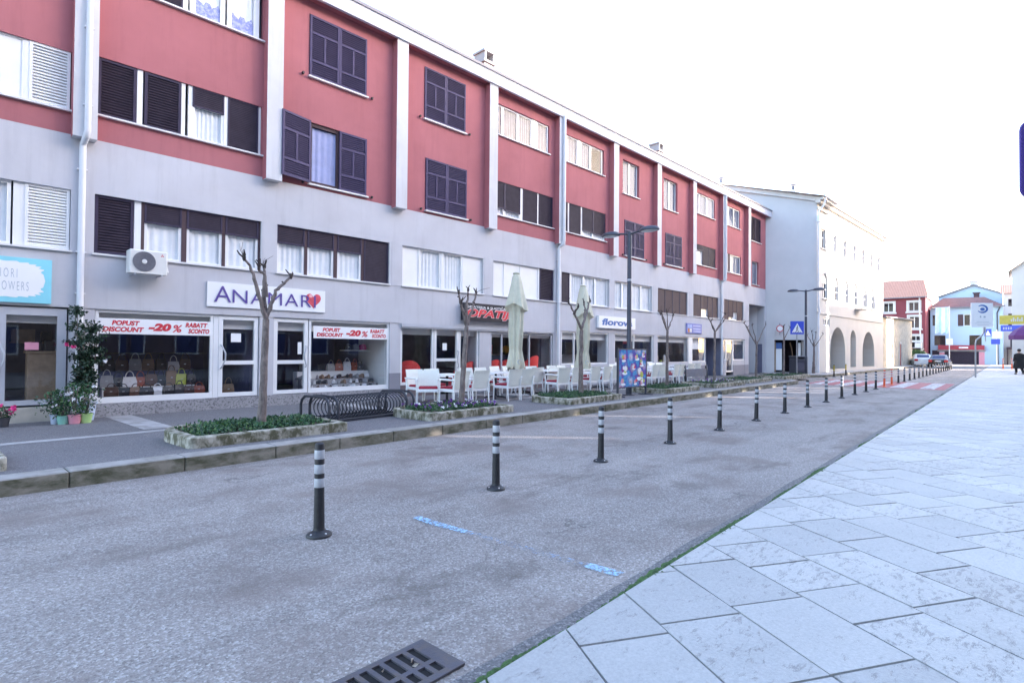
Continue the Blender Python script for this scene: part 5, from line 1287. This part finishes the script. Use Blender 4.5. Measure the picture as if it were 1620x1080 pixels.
mb.build('text_lines', 'txtg', t)
# banner on mast, small signs
p = far(1502, 575, 84); t = thing('banner_flag', 'pale turquoise banner hanging from a slim mast', 'flag', (84, p.y, 0), -PI / 2)
mb = MB(); mb.tube([(0, 0, 0), (0, 0, 7.1)], .05, 8); mb.tube([(0, 0, 7.0), (-1.35, 0, 7.0)], .03, 6); mb.build('mast', 'alu', t, True)
mb = MB()
for k in range(16):
    xa, xb = -.08 - k * .08, -.08 - (k + 1) * .08; fy = lambda x: .12 * math.sin(x * 6); mb.quad([(xa, fy(xa), 3.9 - .1 * math.sin(k)), (xb, fy(xb), 3.9 - .1 * math.sin(k + 1)), (xb * .95, fy(xb) * .4, 6.98), (xa * .95, fy(xa) * .4, 6.98)], 0 if k % 7 in (2, 3) else 1)
mb.build('banner', [plain('pale_turquoise', (.45, .70, .76), .8), plain('pale_cloth', (.66, .74, .78), .8)], t)
mb = MB(); mb.box(-.3, .3, -.1, -.06, 2.5, 3.25); mb.build('plate', 'signw', t)
p = far(1577, 577, 86); t = thing('direction_signs', 'white post with blue and white traffic signs before the blue house', 'sign', (86, p.y, 0), -PI / 2)
mb = MB(); mb.tube([(0, 0, 0), (0, 0, 4.3)], .06, 8); mb.build('post', 'signw', t, True)
mb = MB(); mb.box(-.5, .3, -.1, -.06, 2.6, 3.2); mb.build('blue_plate', 'blue', t); mb = MB(); mb.box(-.4, .5, -.1, -.06, 3.25, 4.1); mb.build('white_plate', 'signw', t)
mb = MB(); mb.box(-1.1, -.45, -.1, -.06, 3.5, 4.4); mb.build('crossing_plate', 'blue', t); mb = MB(); mb.add([(-1.05, -.105, 3.6), (-.5, -.105, 3.6), (-.775, -.105, 4.25)], [(0, 1, 2)]); mb.build('triangle', 'signw', t)
ob.data if 0 else None
for i, (px, lab) in enumerate(((1587, 'orange bollard far away, left one before the beige house'), (1601, 'orange bollard far away, right one before the beige house'))):
    p = far(px, 575, 72); o = dup(ob, (72, p.y, 0), 0, lab, 'orange bollards at the end of the plaza'); o.scale = (1.5, 1.5, 1.4)
# near blue road sign at the right picture edge
p = far(1616, 330, 3.6)
t = thing('road_sign', 'edge of a blue road sign cut off by the right picture edge', 'sign', (3.6, p.y, 0), math.radians(-48))
ztop = far(1614, 190, 3.6).z; zbot = far(1614, 330, 3.6).z + .05
mb = MB(); pts = rrect(0, .55, zbot, ztop, (.05,) * 4, 6); mb.add([(x, 0, z) for x, z in pts] + [(x, .012, z) for x, z in pts], [tuple(range(len(pts))), tuple(reversed(range(len(pts), 2 * len(pts))))] + [(k, (k + 1) % len(pts), len(pts) + (k + 1) % len(pts), len(pts) + k) for k in range(len(pts))]); mb.build('panel', 'bluev', t)
mb = MB(); mb.tube([(.275, .04, .02), (.275, .04, ztop)], .03, 10); mb.build('post', 'steel', t, True)
# ------------------------------------------------------------------ car, white car, hedge, person
def car(label, loc, rot, paint, sc_=1.):
    t = thing('parked_car', label, 'car', loc, rot); t.scale = (sc_,) * 3
    # local: length along y (rear at y=0 facing -y), width x
    prof = [(0, .35), (-.02, .62), (.06, .95), (.45, 1.02), (1.0, 1.40), (1.5, 1.47), (2.3, 1.44), (3.1, 1.0), (4.0, .86), (4.25, .6), (4.25, .3), (0, .28)]
    mb = MB(); n = len(prof)
    def row(x, k): return [(x * (k if z > 1.05 else 1), y, z) for y, z in prof]
    rows = [row(-.88, .8), row(-.80, .76), row(.80, .76), row(.88, .8)]
    vs = []
    for i, r_ in enumerate(rows): vs += [(x, y + (.06 if i in (0, 3) and y < 1 else 0), z - (.04 if i in (0, 3) else 0)) for x, y, z in r_]
    F = []
    for i in range(3):
        for k in range(n): j = (k + 1) % n; F.append((i * n + k, i * n + j, (i + 1) * n + j, (i + 1) * n + k))
    F += [tuple(range(n))[::-1], tuple(3 * n + k for k in range(n))]
    mb.add(vs, F); mb.build('body', paint, t, True)
    mb = MB(); mb.quad([(-.58, .50, 1.06), (.58, .50, 1.06), (.54, .97, 1.40), (-.54, .97, 1.40)]); mb.build('rear_window', 'carg', t)
    mb = MB(); 
    for s in (-1, 1): mb.quad([(s * .70, .9, 1.05), (s * .70, 2.9, 1.05), (s * .66, 2.2, 1.36), (s * .66, 1.1, 1.36)])
    mb.build('side_window', 'carg', t)
    for s in (-1, 1):
        mb = MB(); mb.bbox(s * .70 - .17, s * .70 + .17, -.05, .1, .68, .9, 0, .03); mb.build('tail_light', 'tail', t)
        for y in (.75, 3.4):
            mb = MB(); mb.X = Matrix.Translation((s * .8, y, .31)) @ Matrix.Rotation(PI / 2, 4, 'Y'); mb.lathe([(.2, -.1), (.31, -.09), (.31, .09), (.2, .1)], 18); wv = mb.build('wheel', 'cart', t, True)
            mb = MB(); mb.X = Matrix.Translation((s * .905, y, .31)) @ Matrix.Rotation(PI / 2, 4, 'Y'); mb.lathe([(.19, -.005), (.19, .005)], 14); mb.build('rim', 'steel', wv)
    mb = MB(); mb.box(-.26, .26, -.035, -.022, .72, .83); mb.build('number_plate', 'signw', t)
    mb = MB(); mb.bbox(-.84, .84, -.06, .05, .36, .55, 0, .02); mb.build('bumper', paint, t); return t
p = far(1487, 578, 72)
car('dark car seen from behind with red tail lights at the street end', (70, p.y, 0), -PI / 2, 'carp', .9)
p = far(1467, 577, 74); car('white car standing left of the dark car near the hedge', (74, p.y + .3, 0), -PI / 2 + .2, 'carw', .95)
p = far(1451, 570, 82); mb = MB()
for k in range(2600):
    a = Vector((random.gauss(0, 1), random.gauss(0, 1), random.gauss(0, 1))).normalized() * random.uniform(.7, 1)
    mb.leaf((82 + a.x * .8, p.y + a.y * 1.05, 1.1 + a.z * .75), .2, random.choice((0, 1, 2, 2)))
t = thing('hedge', 'clipped green hedge in a pale trough by the stone building', 'hedge', (82, p.y, 0)); o = mb.build('foliage', ['leaf1', 'leaf2', 'leaf3'], t); o.location = (-82, -p.y, 0)
mb = MB(); mb.bbox(-.7, .7, -1.1, 1.1, 0, .5, 0, .04); mb.build('trough', 'stoneg', t)
# person walking away in a long black coat
p = far(1612.5, 586, 54)
t = thing('person', 'person in a long black coat walking on the plaza at the right edge', 'person', (54, p.y, .03), math.radians(-60))
def skin(name, verts, edges, rad, mat, par, sub=2):
    me = bpy.data.meshes.new(name); me.from_pydata(verts, edges, []); o = bpy.data.objects.new(name, me); COL.objects.link(o); o.parent = par
    md = o.modifiers.new('skin', 'SKIN'); 
    for v, r in zip(me.skin_vertices[0].data, rad): v.radius = (r, r) if not isinstance(r, tuple) else r
    me.skin_vertices[0].data[0].use_root = True
    s = o.modifiers.new('sub', 'SUBSURF'); s.levels = sub; s.render_levels = sub; me.materials.append(M[mat]); return o
V = [(0, 0, .98), (0, .01, 1.2), (0, 0, 1.42), (0, 0, 1.52), (0, .01, 1.60), (0, .02, 1.74),
     (-.2, 0, 1.42), (-.27, -.02, 1.15), (-.24, .1, .92), (.2, 0, 1.42), (.27, .02, 1.15), (.25, -.06, .90),
     (-.10, 0, .92), (-.11, .16, .52), (-.11, .12, .08), (-.11, .25, .03), (.10, 0, .92), (.11, -.02, .50), (.11, -.28, .14), (.11, -.2, .05)]
E_ = [(0, 1), (1, 2), (2, 3), (3, 4), (4, 5), (2, 6), (6, 7), (7, 8), (2, 9), (9, 10), (10, 11), (0, 12), (12, 13), (13, 14), (14, 15), (0, 16), (16, 17), (17, 18), (18, 19)]
R_ = [.14, .13, .14, .06, .085, .085, .07, .05, .035, .07, .05, .035, .095, .065, .045, .035, .095, .065, .045, .035]
skin('body', V, E_, R_, 'skin', t)
mb = MB(); mb.X = Matrix.Diagonal((1.25, .95, 1, 1)); mb.lathe([(.30, .42), (.27, .7), (.22, 1.0), (.20, 1.15), (.22, 1.35), (.2, 1.46), (.1, 1.53)], 20); mb.X = Matrix.Identity(4)
for s in (-1, 1): mb.tube([(s * .22, 0, 1.43), (s * .285, -.02 * s * -1, 1.15), (s * .26, .1 if s < 0 else -.06, .95)], [.095, .08, .065], 10)
for l in ((-.11, .16, .52, .12), (.11, -.02, .5, -.28)): mb.tube([(l[0], 0, .9), (l[0], l[1], l[2]), (l[0], l[3], .12)], [.12, .095, .075], 10)
mb.build('coat', 'cloth', t, True)
mb = MB(); mb.lathe([(.03, -.12), (.10, -.06), (.118, .02), (.09, .09), (.02, .12)], 14, 0, (0, .0, 1.72)); mb.build('hair', 'hair', t, True)
mb = MB(); mb.bbox(-.16, -.06, .1, .28, 0, .09, 0, .02); mb.bbox(.06, .16, -.3, -.12, .02, .11, 0, .02); mb.build('shoes', 'blackb', t)
# ------------------------------------------------------------------ flower shop plants
random.seed(5)
def pot(mb, r, h): mb.lathe([(r * .78, 0), (r, h * .9), (r * 1.07, h * .9), (r * 1.07, h), (r * .95, h), (r * .93, h * .92), (.02, h * .9)], 18)
def potted(label, loc, pm, r, h, fol, n, fl=None, sz=.07, mats=('leaf1', 'leaf2', 'leaf3'), stem=True):
    t = thing('potted_plant', label, 'potted plant', loc); mb = MB(); pot(mb, r, h); mb.build('pot', pm, t, True)
    mb = MB()
    if stem:
        for k in range(4): 
            a = random.random() * 6; mb.tube([(0, 0, h * .85), (.05 * math.cos(a), .05 * math.sin(a), h + fol[2] * .4), (.12 * math.cos(a), .12 * math.sin(a), h + fol[2] * .9)], [.012, .009, .005], 6)
        mb.build('stem', 'bark', t)
    mb = MB()
    for k in range(n):
        a = Vector((random.gauss(0, .42), random.gauss(0, .42), random.random())); w_ = .5 + .8 * math.sin(PI * min(1, a.z * .85 + .12))
        mb.leaf((a.x * fol[0] * w_, a.y * fol[1] * w_, h * .95 + a.z * fol[2]), sz * random.uniform(.6, 1.3), random.choice((0, 0, 1, 1, 2)))
    mb.build('foliage', list(mats), t)
    if fl:
        for k in range(fl[1]):
            mb = MB(); a = random.random() * 2 * PI; z = random.uniform(.25, .95); rr = fol[0] * (.5 + .5 * random.random()); c = Vector((rr * math.cos(a), rr * math.sin(a) - .05, h + z * fol[2]))
            for q in range(7): mb.leaf(c + Vector((random.uniform(-.012, .012),) * 3), .05, 0, .1, .9)
            mb.build('flower', fl[0], t)
    return t
gx = lambda px, Y: cx(px, Y)
# tall camellia: irregular column of glossy dark leaves
cpos = Vector((cx(134, 12.98), 12.98, zs(13)))
t = thing('camellia_shrub', 'tall dark leafy shrub with few pink blooms against the downpipe', 'shrub', cpos)
mb = MB(); stems = []
for k in range(7):
    a = random.random() * 6.28; r_ = random.uniform(.04, .25); pts = wob([Vector((0, 0, .2)), Vector((r_ * .4 * math.cos(a), r_ * .4 * math.sin(a), .9)), Vector((r_ * math.cos(a), r_ * math.sin(a), random.uniform(1.5, 2.15)))], 4, .03); stems.append(pts); mb.tube(pts, [.016 - .011 * i / 8 for i in range(9)], 6)
mb.build('stem', 'bark', t)
mb = MB()
tw = []
for s_ in stems:
    for q in range(26):
        k = random.randrange(2, 9); p_ = s_[k]; l = random.uniform(.04, .2) * (1.1 if k < 8 else .6)
        d = Vector((random.gauss(0, 1), random.gauss(0, 1), random.uniform(-.2, .8))).normalized(); e_ = p_ + d * l; tw.append(e_)
        for j in range(23): mb.leaf(p_.lerp(e_, random.uniform(.3, 1.08)) + Vector((random.gauss(0, .025), random.gauss(0, .025), random.gauss(0, .025))), random.uniform(.045, .085), random.choice((0, 0, 0, 0, 0, 1)))
mb.build('foliage', [plain('camellia_leaf', (.014, .038, .02), .4, .25, 20), 'leaf1'], t)
for c, m in (((-.3, -.2, 1.42), 0), ((.27, -.25, 1.12), 1), ((-.22, -.3, 1.38), 0)):
    mb = MB()
    for q in range(12): mb.leaf(Vector(c), .05, m, .1, .9)
    mb.build('flower', ['petalp', 'petalw'], t)
mb = MB(); pot(mb, .2, .34); mb.build('pot', 'potb', t, True)
potted('bushy plant with yellow green leaves in a pale blue pot, leftmost of four', (gx(90, 12.7), 12.7, zs(12.7)), 'potb', .085, .17, (.24, .22, .42), 420, None, .06)
potted('small plant in a turquoise pot between the blue and pink pots', (gx(102, 12.55), 12.55, zs(12.5)), 'pott', .095, .15, (.15, .14, .24), 180, ('petalw', 4), .05)
potted('white flowering shrub in a pink pot beside the shop window', (gx(120, 12.5), 12.5, zs(12.5)), 'potp', .105, .165, (.22, .2, .55), 460, ('petalw', 8), .055)
potted('white flowering plant in a lime green pot, rightmost of four', (gx(138, 12.5), 12.5, zs(12.5)), 'potg', .1, .165, (.16, .15, .55), 260, ('petalw', 7), .055)
potted('small dark pot of bright pink flowers at the left picture edge', (gx(6, 12.8), 12.8, zs(12.9)), 'potk', .1, .16, (.16, .16, .2), 160, ('petalp', 14), .05)
# ------------------------------------------------------------------ goods in the shop windows
def shelfbox(label, x0, x1, y0, y1, z0, z1, m='whitep'):
    t = fthing('display_plinth', label, 'display shelf', x0, y0, z0); mb = MB(); mb.bbox(0, x1 - x0, 0, y1 - y0, 0, z1 - z0, 0, .008); mb.build('panel', m, t); return t
def bag(label, x, y, z, w_, h_, d_, m, hand=.12, group='handbags in the left bag shop window'):
    t = fthing('handbag', label, 'handbag', x, y, z, group); t.rotation_euler[2] += random.uniform(-.35, .35)
    mb = MB(); k = .86
    a = [(-w_ / 2, -d_ / 2, 0), (w_ / 2, -d_ / 2, 0), (w_ / 2, d_ / 2, 0), (-w_ / 2, d_ / 2, 0)]; b_ = [(-w_ / 2 * 1.03, -d_ / 2 * 1.1, h_ * .45), (w_ / 2 * 1.03, -d_ / 2 * 1.1, h_ * .45), (w_ / 2 * 1.03, d_ / 2 * 1.1, h_ * .45), (-w_ / 2 * 1.03, d_ / 2 * 1.1, h_ * .45)]
    c_ = [(-w_ / 2 * k, -d_ / 4, h_), (w_ / 2 * k, -d_ / 4, h_), (w_ / 2 * k, d_ / 4, h_), (-w_ / 2 * k, d_ / 4, h_)]
    F = [(3, 2, 1, 0), (8, 9, 10, 11)]
    for q in (0, 4):
        for i in range(4): j = (i + 1) % 4; F.append((q + i, q + j, q + 4 + j, q + 4 + i))
    mb.add(a + b_ + c_, F); mb.build('body', m, t)
    mb = MB(); mb.tube([(w_ * .3 * math.cos(q * PI / 10), -d_ / 4, h_ - .02 + hand * 1.2 * math.sin(q * PI / 10)) for q in range(11)], .009, 6); mb.build('handle', m, t, True)
    mb = MB(); mb.box(-.02, .02, -d_ / 2 * 1.12 - .004, -d_ / 2 * 1.12, h_ * .5, h_ * .58); mb.build('clasp', 'bolt', t)
random.seed(9)
shelfbox('low white display step at the back of the left bag window', 2.3, 4.1, .75, 1.15, .37, .62); shelfbox('dark display step at the front of the left bag window', 2.3, 4.1, .3, .62, .37, .46, 'room')
cols = [('grey', 'greyb'), ('black', 'blackb'), ('white', 'whiteb'), ('rust', 'rustb'), ('dark brown', 'brownb'), ('black', 'blackb'), ('tan', 'tan'), ('lime green', 'limeb'), ('black', 'blackb')]
posn = ['leftmost', 'second from left', 'third from left', 'fourth from left', 'middle', 'fourth from right', 'third from right', 'second from right', 'rightmost']
for k, (cn, m) in enumerate(cols): bag('%s handbag with arched handle, %s on the back step' % (cn, posn[k]), 2.42 + k * .2, .95, .622, random.uniform(.19, .27), random.uniform(.2, .34), .1, m, .12)
cols = [('brown', 'brownb'), ('black', 'blackb'), ('dark brown', 'brownb'), ('black', 'blackb'), ('white', 'whiteb'), ('black', 'blackb'), ('black', 'blackb'), ('brown', 'brownb'), ('rust', 'rustb')]
for k, (cn, m) in enumerate(cols): bag('%s handbag, %s in the front row of the window' % (cn, posn[k]), 2.42 + k * .205, .46, .462, random.uniform(.2, .27), random.uniform(.16, .24), .11, m, .08)
shelfbox('dark blue upper ledge along the back of the left bag window', 2.3, 4.1, 1.2, 1.45, .37, .95, plain('navy_ledge', (.06, .06, .16), .7))
for k in range(7):
    cn, m = (('black', 'blackb'), ('brown', 'brownb'), ('grey', 'greyb'), ('tan', 'tan'), ('black', 'blackb'), ('white', 'whiteb'), ('brown', 'brownb'))[k]
    bag('%s handbag, number %d from the left on the dark upper ledge' % (cn, k + 1), 2.5 + k * .25, 1.32, .952, .24, random.uniform(.2, .3), .1, m, .13)
for k in range(8):
    t = fthing('price_card', 'small white price card in front of the handbags, %s' % (['leftmost', 'second from left', 'third from left', 'fourth from left', 'fourth from right', 'third from right', 'second from right', 'rightmost'][k]), 'price card', 2.45 + .22 * k, .24, .372, 'price cards in the bag window')
    mb = MB(); mb.add([(0, 0, 0), (.07, 0, 0), (.07, .02, .05), (0, .02, .05), (.07, .04, 0), (0, .04, 0)], [(0, 1, 2, 3), (3, 2, 4, 5)]); mb.build('card', 'signw', t)
def gback(name, label, cat, x, y, z, boxes, mats):
    t = fthing(name, label, cat, x, y, z); 
    for n_, m, q in boxes: mb = MB(); mb.bbox(*q, 0, .008); mb.build(n_, m, t)
gback('wall_shelf', 'dark blue wall shelving deep inside the left bag shop', 'shelf', 2.5, 2.7, .37, [('back', plain('navy_shelf', (.07, .07, .2), .7), (0, 2.4, .3, .35, 0, 1.5)), ('board', 'room', (0, 2.4, .0, .299, .5, .53)), ('board', 'room', (0, 2.4, .0, .299, .95, .98))], 0)
for k in range(2): bag(['tan tote bag low behind the first bag shop door', 'rust handbag low behind the first bag shop door'][k], 4.72 - .26 * k, .55, .37, .24, .26, .1, ['tan', 'rustb'][k], .14)
# shoes
def shoe(label, x, y, z, m, rot):
    t = fthing('shoe', label, 'shoe', x, y, z, 'shoes heaped in the right shop window'); t.rotation_euler[2] += rot; t.scale = (1.25,) * 3
    mb = MB(); P_ = []
    for yy, w_, h_ in ((0, .026, .085), (.05, .03, .09), (.1, .028, .065), (.16, .038, .045), (.22, .036, .03), (.25, .015, .012)): P_.append([(-w_, yy, 0), (w_, yy, 0), (w_ * .8, yy, h_ * .7), (0, yy, h_), (-w_ * .8, yy, h_ * .7)])
    vs = sum(P_, []); F = []
    for i in range(5):
        for k in range(5): j = (k + 1) % 5; F.append((i * 5 + k, i * 5 + j, i * 5 + 5 + j, i * 5 + 5 + k))
    F += [(4, 3, 2, 1, 0), (25, 26, 27, 28, 29)]; mb.add(vs, F); mb.build('upper', m, t, True)
    mb = MB(); mb.box(-.033, .033, -.004, .24, -.012, -.001); mb.build('sole', 'blackb' if m != 'blackb' else 'tan', t)
random.seed(4)
rows = ['front', 'second', 'third']
names = {'blackb': 'black', 'whiteb': 'white', 'tan': 'tan', 'greyb': 'grey', 'brownb': 'brown', 'rustb': 'rust'}
for r_ in range(3):
    shelfbox('pale %s step of the shoe display in the right window' % rows[r_], 6.55, 8.7, .2 + .22 * r_, .42 + .22 * r_, .37, .40 + .13 * r_, 'greyb')
    for k in range(12):
        m = random.choice(('blackb', 'whiteb', 'whiteb', 'tan', 'greyb', 'brownb', 'blackb')); shoe('%s shoe, number %d from the left on the %s step' % (names[m], k + 1, rows[r_]), 6.64 + k * .175, .21 + .22 * r_, .414 + .13 * r_, m, random.uniform(-.9, .9))
for k, (cn, m) in enumerate((('black', 'blackb'), ('grey', 'greyb'), ('rust', 'rustb'), ('pale blue', 'whiteb'), ('dark red', 'rustb'), ('black', 'blackb'))):
    bag('%s handbag on the ledge behind the shoes, %s' % (cn, ['leftmost', 'second from left', 'third from left', 'third from right', 'second from right', 'rightmost'][k]), (6.75, 7.55, 7.8, 8.05, 8.28, 8.45)[k], 1.0, .86, .22, random.uniform(.18, .28), .1, m, .1, 'handbags behind the shoes')
shelfbox('ledge behind the shoe steps in the right window', 6.55, 8.7, .9, 1.15, .37, .855)
shelfbox('white wall shelf with a pink bag high in the right window', 7.9, 8.75, .9, 1.15, 1.42, 1.45); shelfbox('tall pale side panel at the right end of the shoe window', 8.76, 8.81, .14, 1.6, .37, 2.1)
for k, (cn, m) in enumerate((('black', 'blackb'), ('grey', 'greyb'), ('pink', 'pinkb'))): bag('%s box bag on the high wall shelf' % cn, 8.1 + .23 * k, 1.02, 1.452, .2, .15, .1, m, .03, 'bags on the high shelf')
shelfbox('dark blue shelf wall at the back of the shoe shop', 6.0, 8.6, 2.8, 2.9, .4, 1.9, plain('navy_wall', (.05, .05, .16), .8))
# flower shop inside
gback('shop_counter', 'pale wooden counter behind the flower shop door', 'counter', 1.12, .8, .4, [('front', 'wood', (0, .5, 0, .4, 0, .95)), ('top', 'wood', (-.03, .53, -.03, .43, .951, .99))], 0)
gback('shelf_rack', 'wooden shelf with small boxes on the flower shop wall', 'shelf', .95, 2.2, 1.55, [('board', 'wood', (0, .9, 0, .25, 0, .03)), ('box', 'wood', (.02, .4, .02, .2, .031, .3)), ('box', 'blackb', (.5, .68, .02, .2, .031, .25))], 0)
gback('gift_box', 'stack of black boxes on the wooden counter', 'boxes', 1.18, .85, 1.395, [('box', 'blackb', (0, .16, 0, .16, 0, .18)), ('box', 'blackb', (.2, .36, 0, .16, 0, .2)), ('box', 'rustb', (.39, .47, 0, .1, 0, .12))], 0)
# parlour inside: red chairs, counter, pictures
def redchair(label, x, y, z, rot, s_=1.):
    t = fthing('tub_chair', label, 'chair', x, y, z, 'red tub chairs inside the parlour'); t.rotation_euler[2] += rot; t.scale = (s_,) * 3
    mb = MB(); vs = []; n = 15
    for k in range(n):
        a = PI * (.0 + 1.0 * k / (n - 1)); hh = .52 + .26 * math.sin(a) ** 1.5
        for r_, z_ in ((.33, .1), (.36, hh), (.30, hh - .01), (.26, .42)): vs.append((r_ * math.cos(a), r_ * math.sin(a) * .95, z_))
    F = []
    for k in range(n - 1):
        for j in range(3): F.append((k * 4 + j, k * 4 + 4 + j, k * 4 + 5 + j, k * 4 + 1 + j))
    mb.add(vs, F); mb.build('shell', 'redch', t, True)
    mb = MB(); mb.bbox(-.26, .26, -.28, .22, .1, .43, 0, .04); mb.build('seat', 'redch', t)
    mb = MB(); 
    for sx in (-.22, .22):
        for sy in (-.22, .2): mb.tube([(sx, sy, 0), (sx, sy, .1)], .02, 6)
    mb.build('leg', 'blackb', t)
for k, (x, y, r_, s_, lab) in enumerate(((9.72, .52, PI * .9, 1.1, 'large red tub chair behind the left parlour pane'), (10.35, 1.3, PI, .9, 'red tub chair deeper inside, beside the parlour door'), (11.9, .5, PI * 1.1, 1.05, 'red tub chair behind the pane right of the parlour door'),
      (13.12, .5, PI, 1.1, 'red tub chair at the left end of the wide parlour window'), (13.75, .5, PI * .95, 1.1, 'second red tub chair in the wide parlour window'), (15.0, .5, PI * 1.05, 1.25, 'bright red tub chair in the middle of the wide window'))): redchair(lab, x, y, .17, r_, s_ * 1.15)
gback('parlour_counter', 'blue tinted glass counter at the right of the wide window', 'counter', 14.5, 1.9, .17, [('front', plain('counter_blue', (.12, .22, .45), .4), (0, 1.4, 0, .6, 0, 1.1)), ('top', 'greyb', (-.04, 1.44, -.04, .64, 1.101, 1.14))], 0)
for k, (x, m, lab) in enumerate(((13.5, 'redch', 'red round lantern hanging inside the wide parlour window'), (15.1, 'yellow', 'yellow lantern hanging inside the wide parlour window'))):
    t = fthing('lantern', lab, 'lantern', x, 1.6, 1.5, 'lanterns inside the parlour'); mb = MB(); mb.lathe([(.03, -.16), (.14, -.1), (.17, 0), (.14, .1), (.03, .16)], 14); mb.build('shade', m, t, True); mb = MB(); mb.tube([(0, 0, .16), (0, 0, .7)], .006, 5); mb.build('cord', 'blackb', t)
gback('menu_board', 'white framed pictures on the wall inside the parlour', 'pictures', 15.2, 3.3, 1.2, [('panel', 'signw', (0, .4, 0, .04, 0, .6)), ('panel', 'txtR', (.5, .8, 0, .04, .1, .5))], 0)
# third and fourth shops inside
gback('display_cabinet', 'grey display cabinet with a dark screen in the third shop', 'cabinet', 17.9, 1.2, .35, [('body', 'greyb', (0, 1.5, 0, .5, 0, .95)), ('screen', 'blackb', (.2, .9, .1, .16, .96, 1.5)), ('panel', 'bluev', (.3, 1.2, .4, .45, 1.3, 1.8))], 0)
gback('display_cabinet', 'low pale cabinet behind the right pane of the third shop', 'cabinet', 21.0, 1.0, .35, [('body', 'greyb', (0, 2.0, 0, .5, 0, .8)), ('screen', 'blackb', (1.2, 1.9, .1, .2, .801, 1.25)), ('poster', 'txtR', (1.3, 1.65, .02, .04, 1.45, 1.8))], 0)
random.seed(3)
t = fthing('display_table', 'table crowded with jars and boxes in the fourth shop window', 'display table', 23.9, .5, .35)
mb = MB(); mb.bbox(0, 2.8, 0, .7, .5, .56, 0, .01); mb.build('tabletop', 'wood', t)
mb = MB(); mb.box(.05, 2.75, .05, .65, 0, .499); mb.build('base', 'room', t)
for k in range(14):
    x = 24.0 + k * .19; m = random.choice(('signw', 'tan', 'rustb', 'greyb', 'limeb', 'whiteb')); o = fthing('jar', '%s jar with lid, number %d from the left on the crowded table' % ({'signw': 'white', 'tan': 'tan', 'rustb': 'rust', 'greyb': 'grey', 'limeb': 'lime', 'whiteb': 'pale'}[m], k + 1), 'jar', x, .6 + random.uniform(0, .4), .912, 'jars in the fourth shop window')
    h_ = random.uniform(.12, .4); mb = MB(); mb.lathe([(.06, 0), (.07, .02), (.065, h_ * .8), (.04, h_)], 10); mb.build('body', m, o, True); mb = MB(); mb.lathe([(.045, h_ - .002), (.045, h_ + .03)], 10); mb.build('lid', 'blackb', o)
gback('roller_blind', 'white blind half drawn behind the white framed window', 'blind', 27.35, .2, 1.6, [('cloth', 'curtain', (0, 1.42, 0, .02, 0, .6))], 0)
# ------------------------------------------------------------------ unseen blocks behind the camera, added to shade the street
def blockrow(name, label, segs, gaps, h, mat):
    t = thing(name, label, 'building', (segs[0][0], -14, 0)); X = segs[0][0]; sh = 8.3
    mb = MB()
    for a, b in segs:
        mb.prism([(a - X, 0), (a - X + sh, -10), (b - X + sh, -10), (b - X, 0)], 0, h)
    for a, b in gaps:  # fillers below and above each slot, added to trim the sun streaks
        mb.prism([(a - X + .2, -.3), (a - X + .45, -.6), (b - X + .55, -.6), (b - X + .3, -.3)], 0, 6.3)
        mb.prism([(a - X + .2, -.3), (a - X + .45, -.6), (b - X + .55, -.6), (b - X + .3, -.3)], 7.15, h)
    mb.build('wall', mat, t)
    for a, b in segs:
        n = int((b - a) / 3)
        for k in range(n):
            for z in [q for q in (1.0, 4.2, 7.4, 10.6, 13.8, 17) if q + 2 < h]:
                x = a - X + (b - a) * (k + .5) / n; mb = MB(); bars(mb, x - .7, x + .7, z, z + 1.6, .0, .05, .08); o = mb.build('window', 'white', t)
                mb = MB(); mb.box(x - .62, x + .62, .002, .02, z + .08, z + 1.52); mb.build('pane', 'carg', o)
GP = [(24.0, 24.12), (28.2, 28.34), (35.5, 35.95), (38.8, 39.15), (40.5, 40.8), (42.3, 42.75)]  # slots shaped to let sun streaks fall along the kerb
ed = [-42] + [e for g_ in GP for e in g_] + [61]
blockrow('added_shade_block', 'tall apartment block added out of view behind the camera to cast shade', [(ed[k], ed[k + 1]) for k in range(0, len(ed), 2)], GP, 20.5, plain('dark_brick', (.17, .12, .10), .9))  # unseen block added for shade; dark colour keeps glass reflections low
blockrow('added_shade_house', 'lower house beside the tall block, out of view, added to cast shade', [(61.3, 78)], [], 12.3, plain('brown_render', (.2, .15, .12), .9))  # added lower, so sun reaches only the arcaded building's upper wall
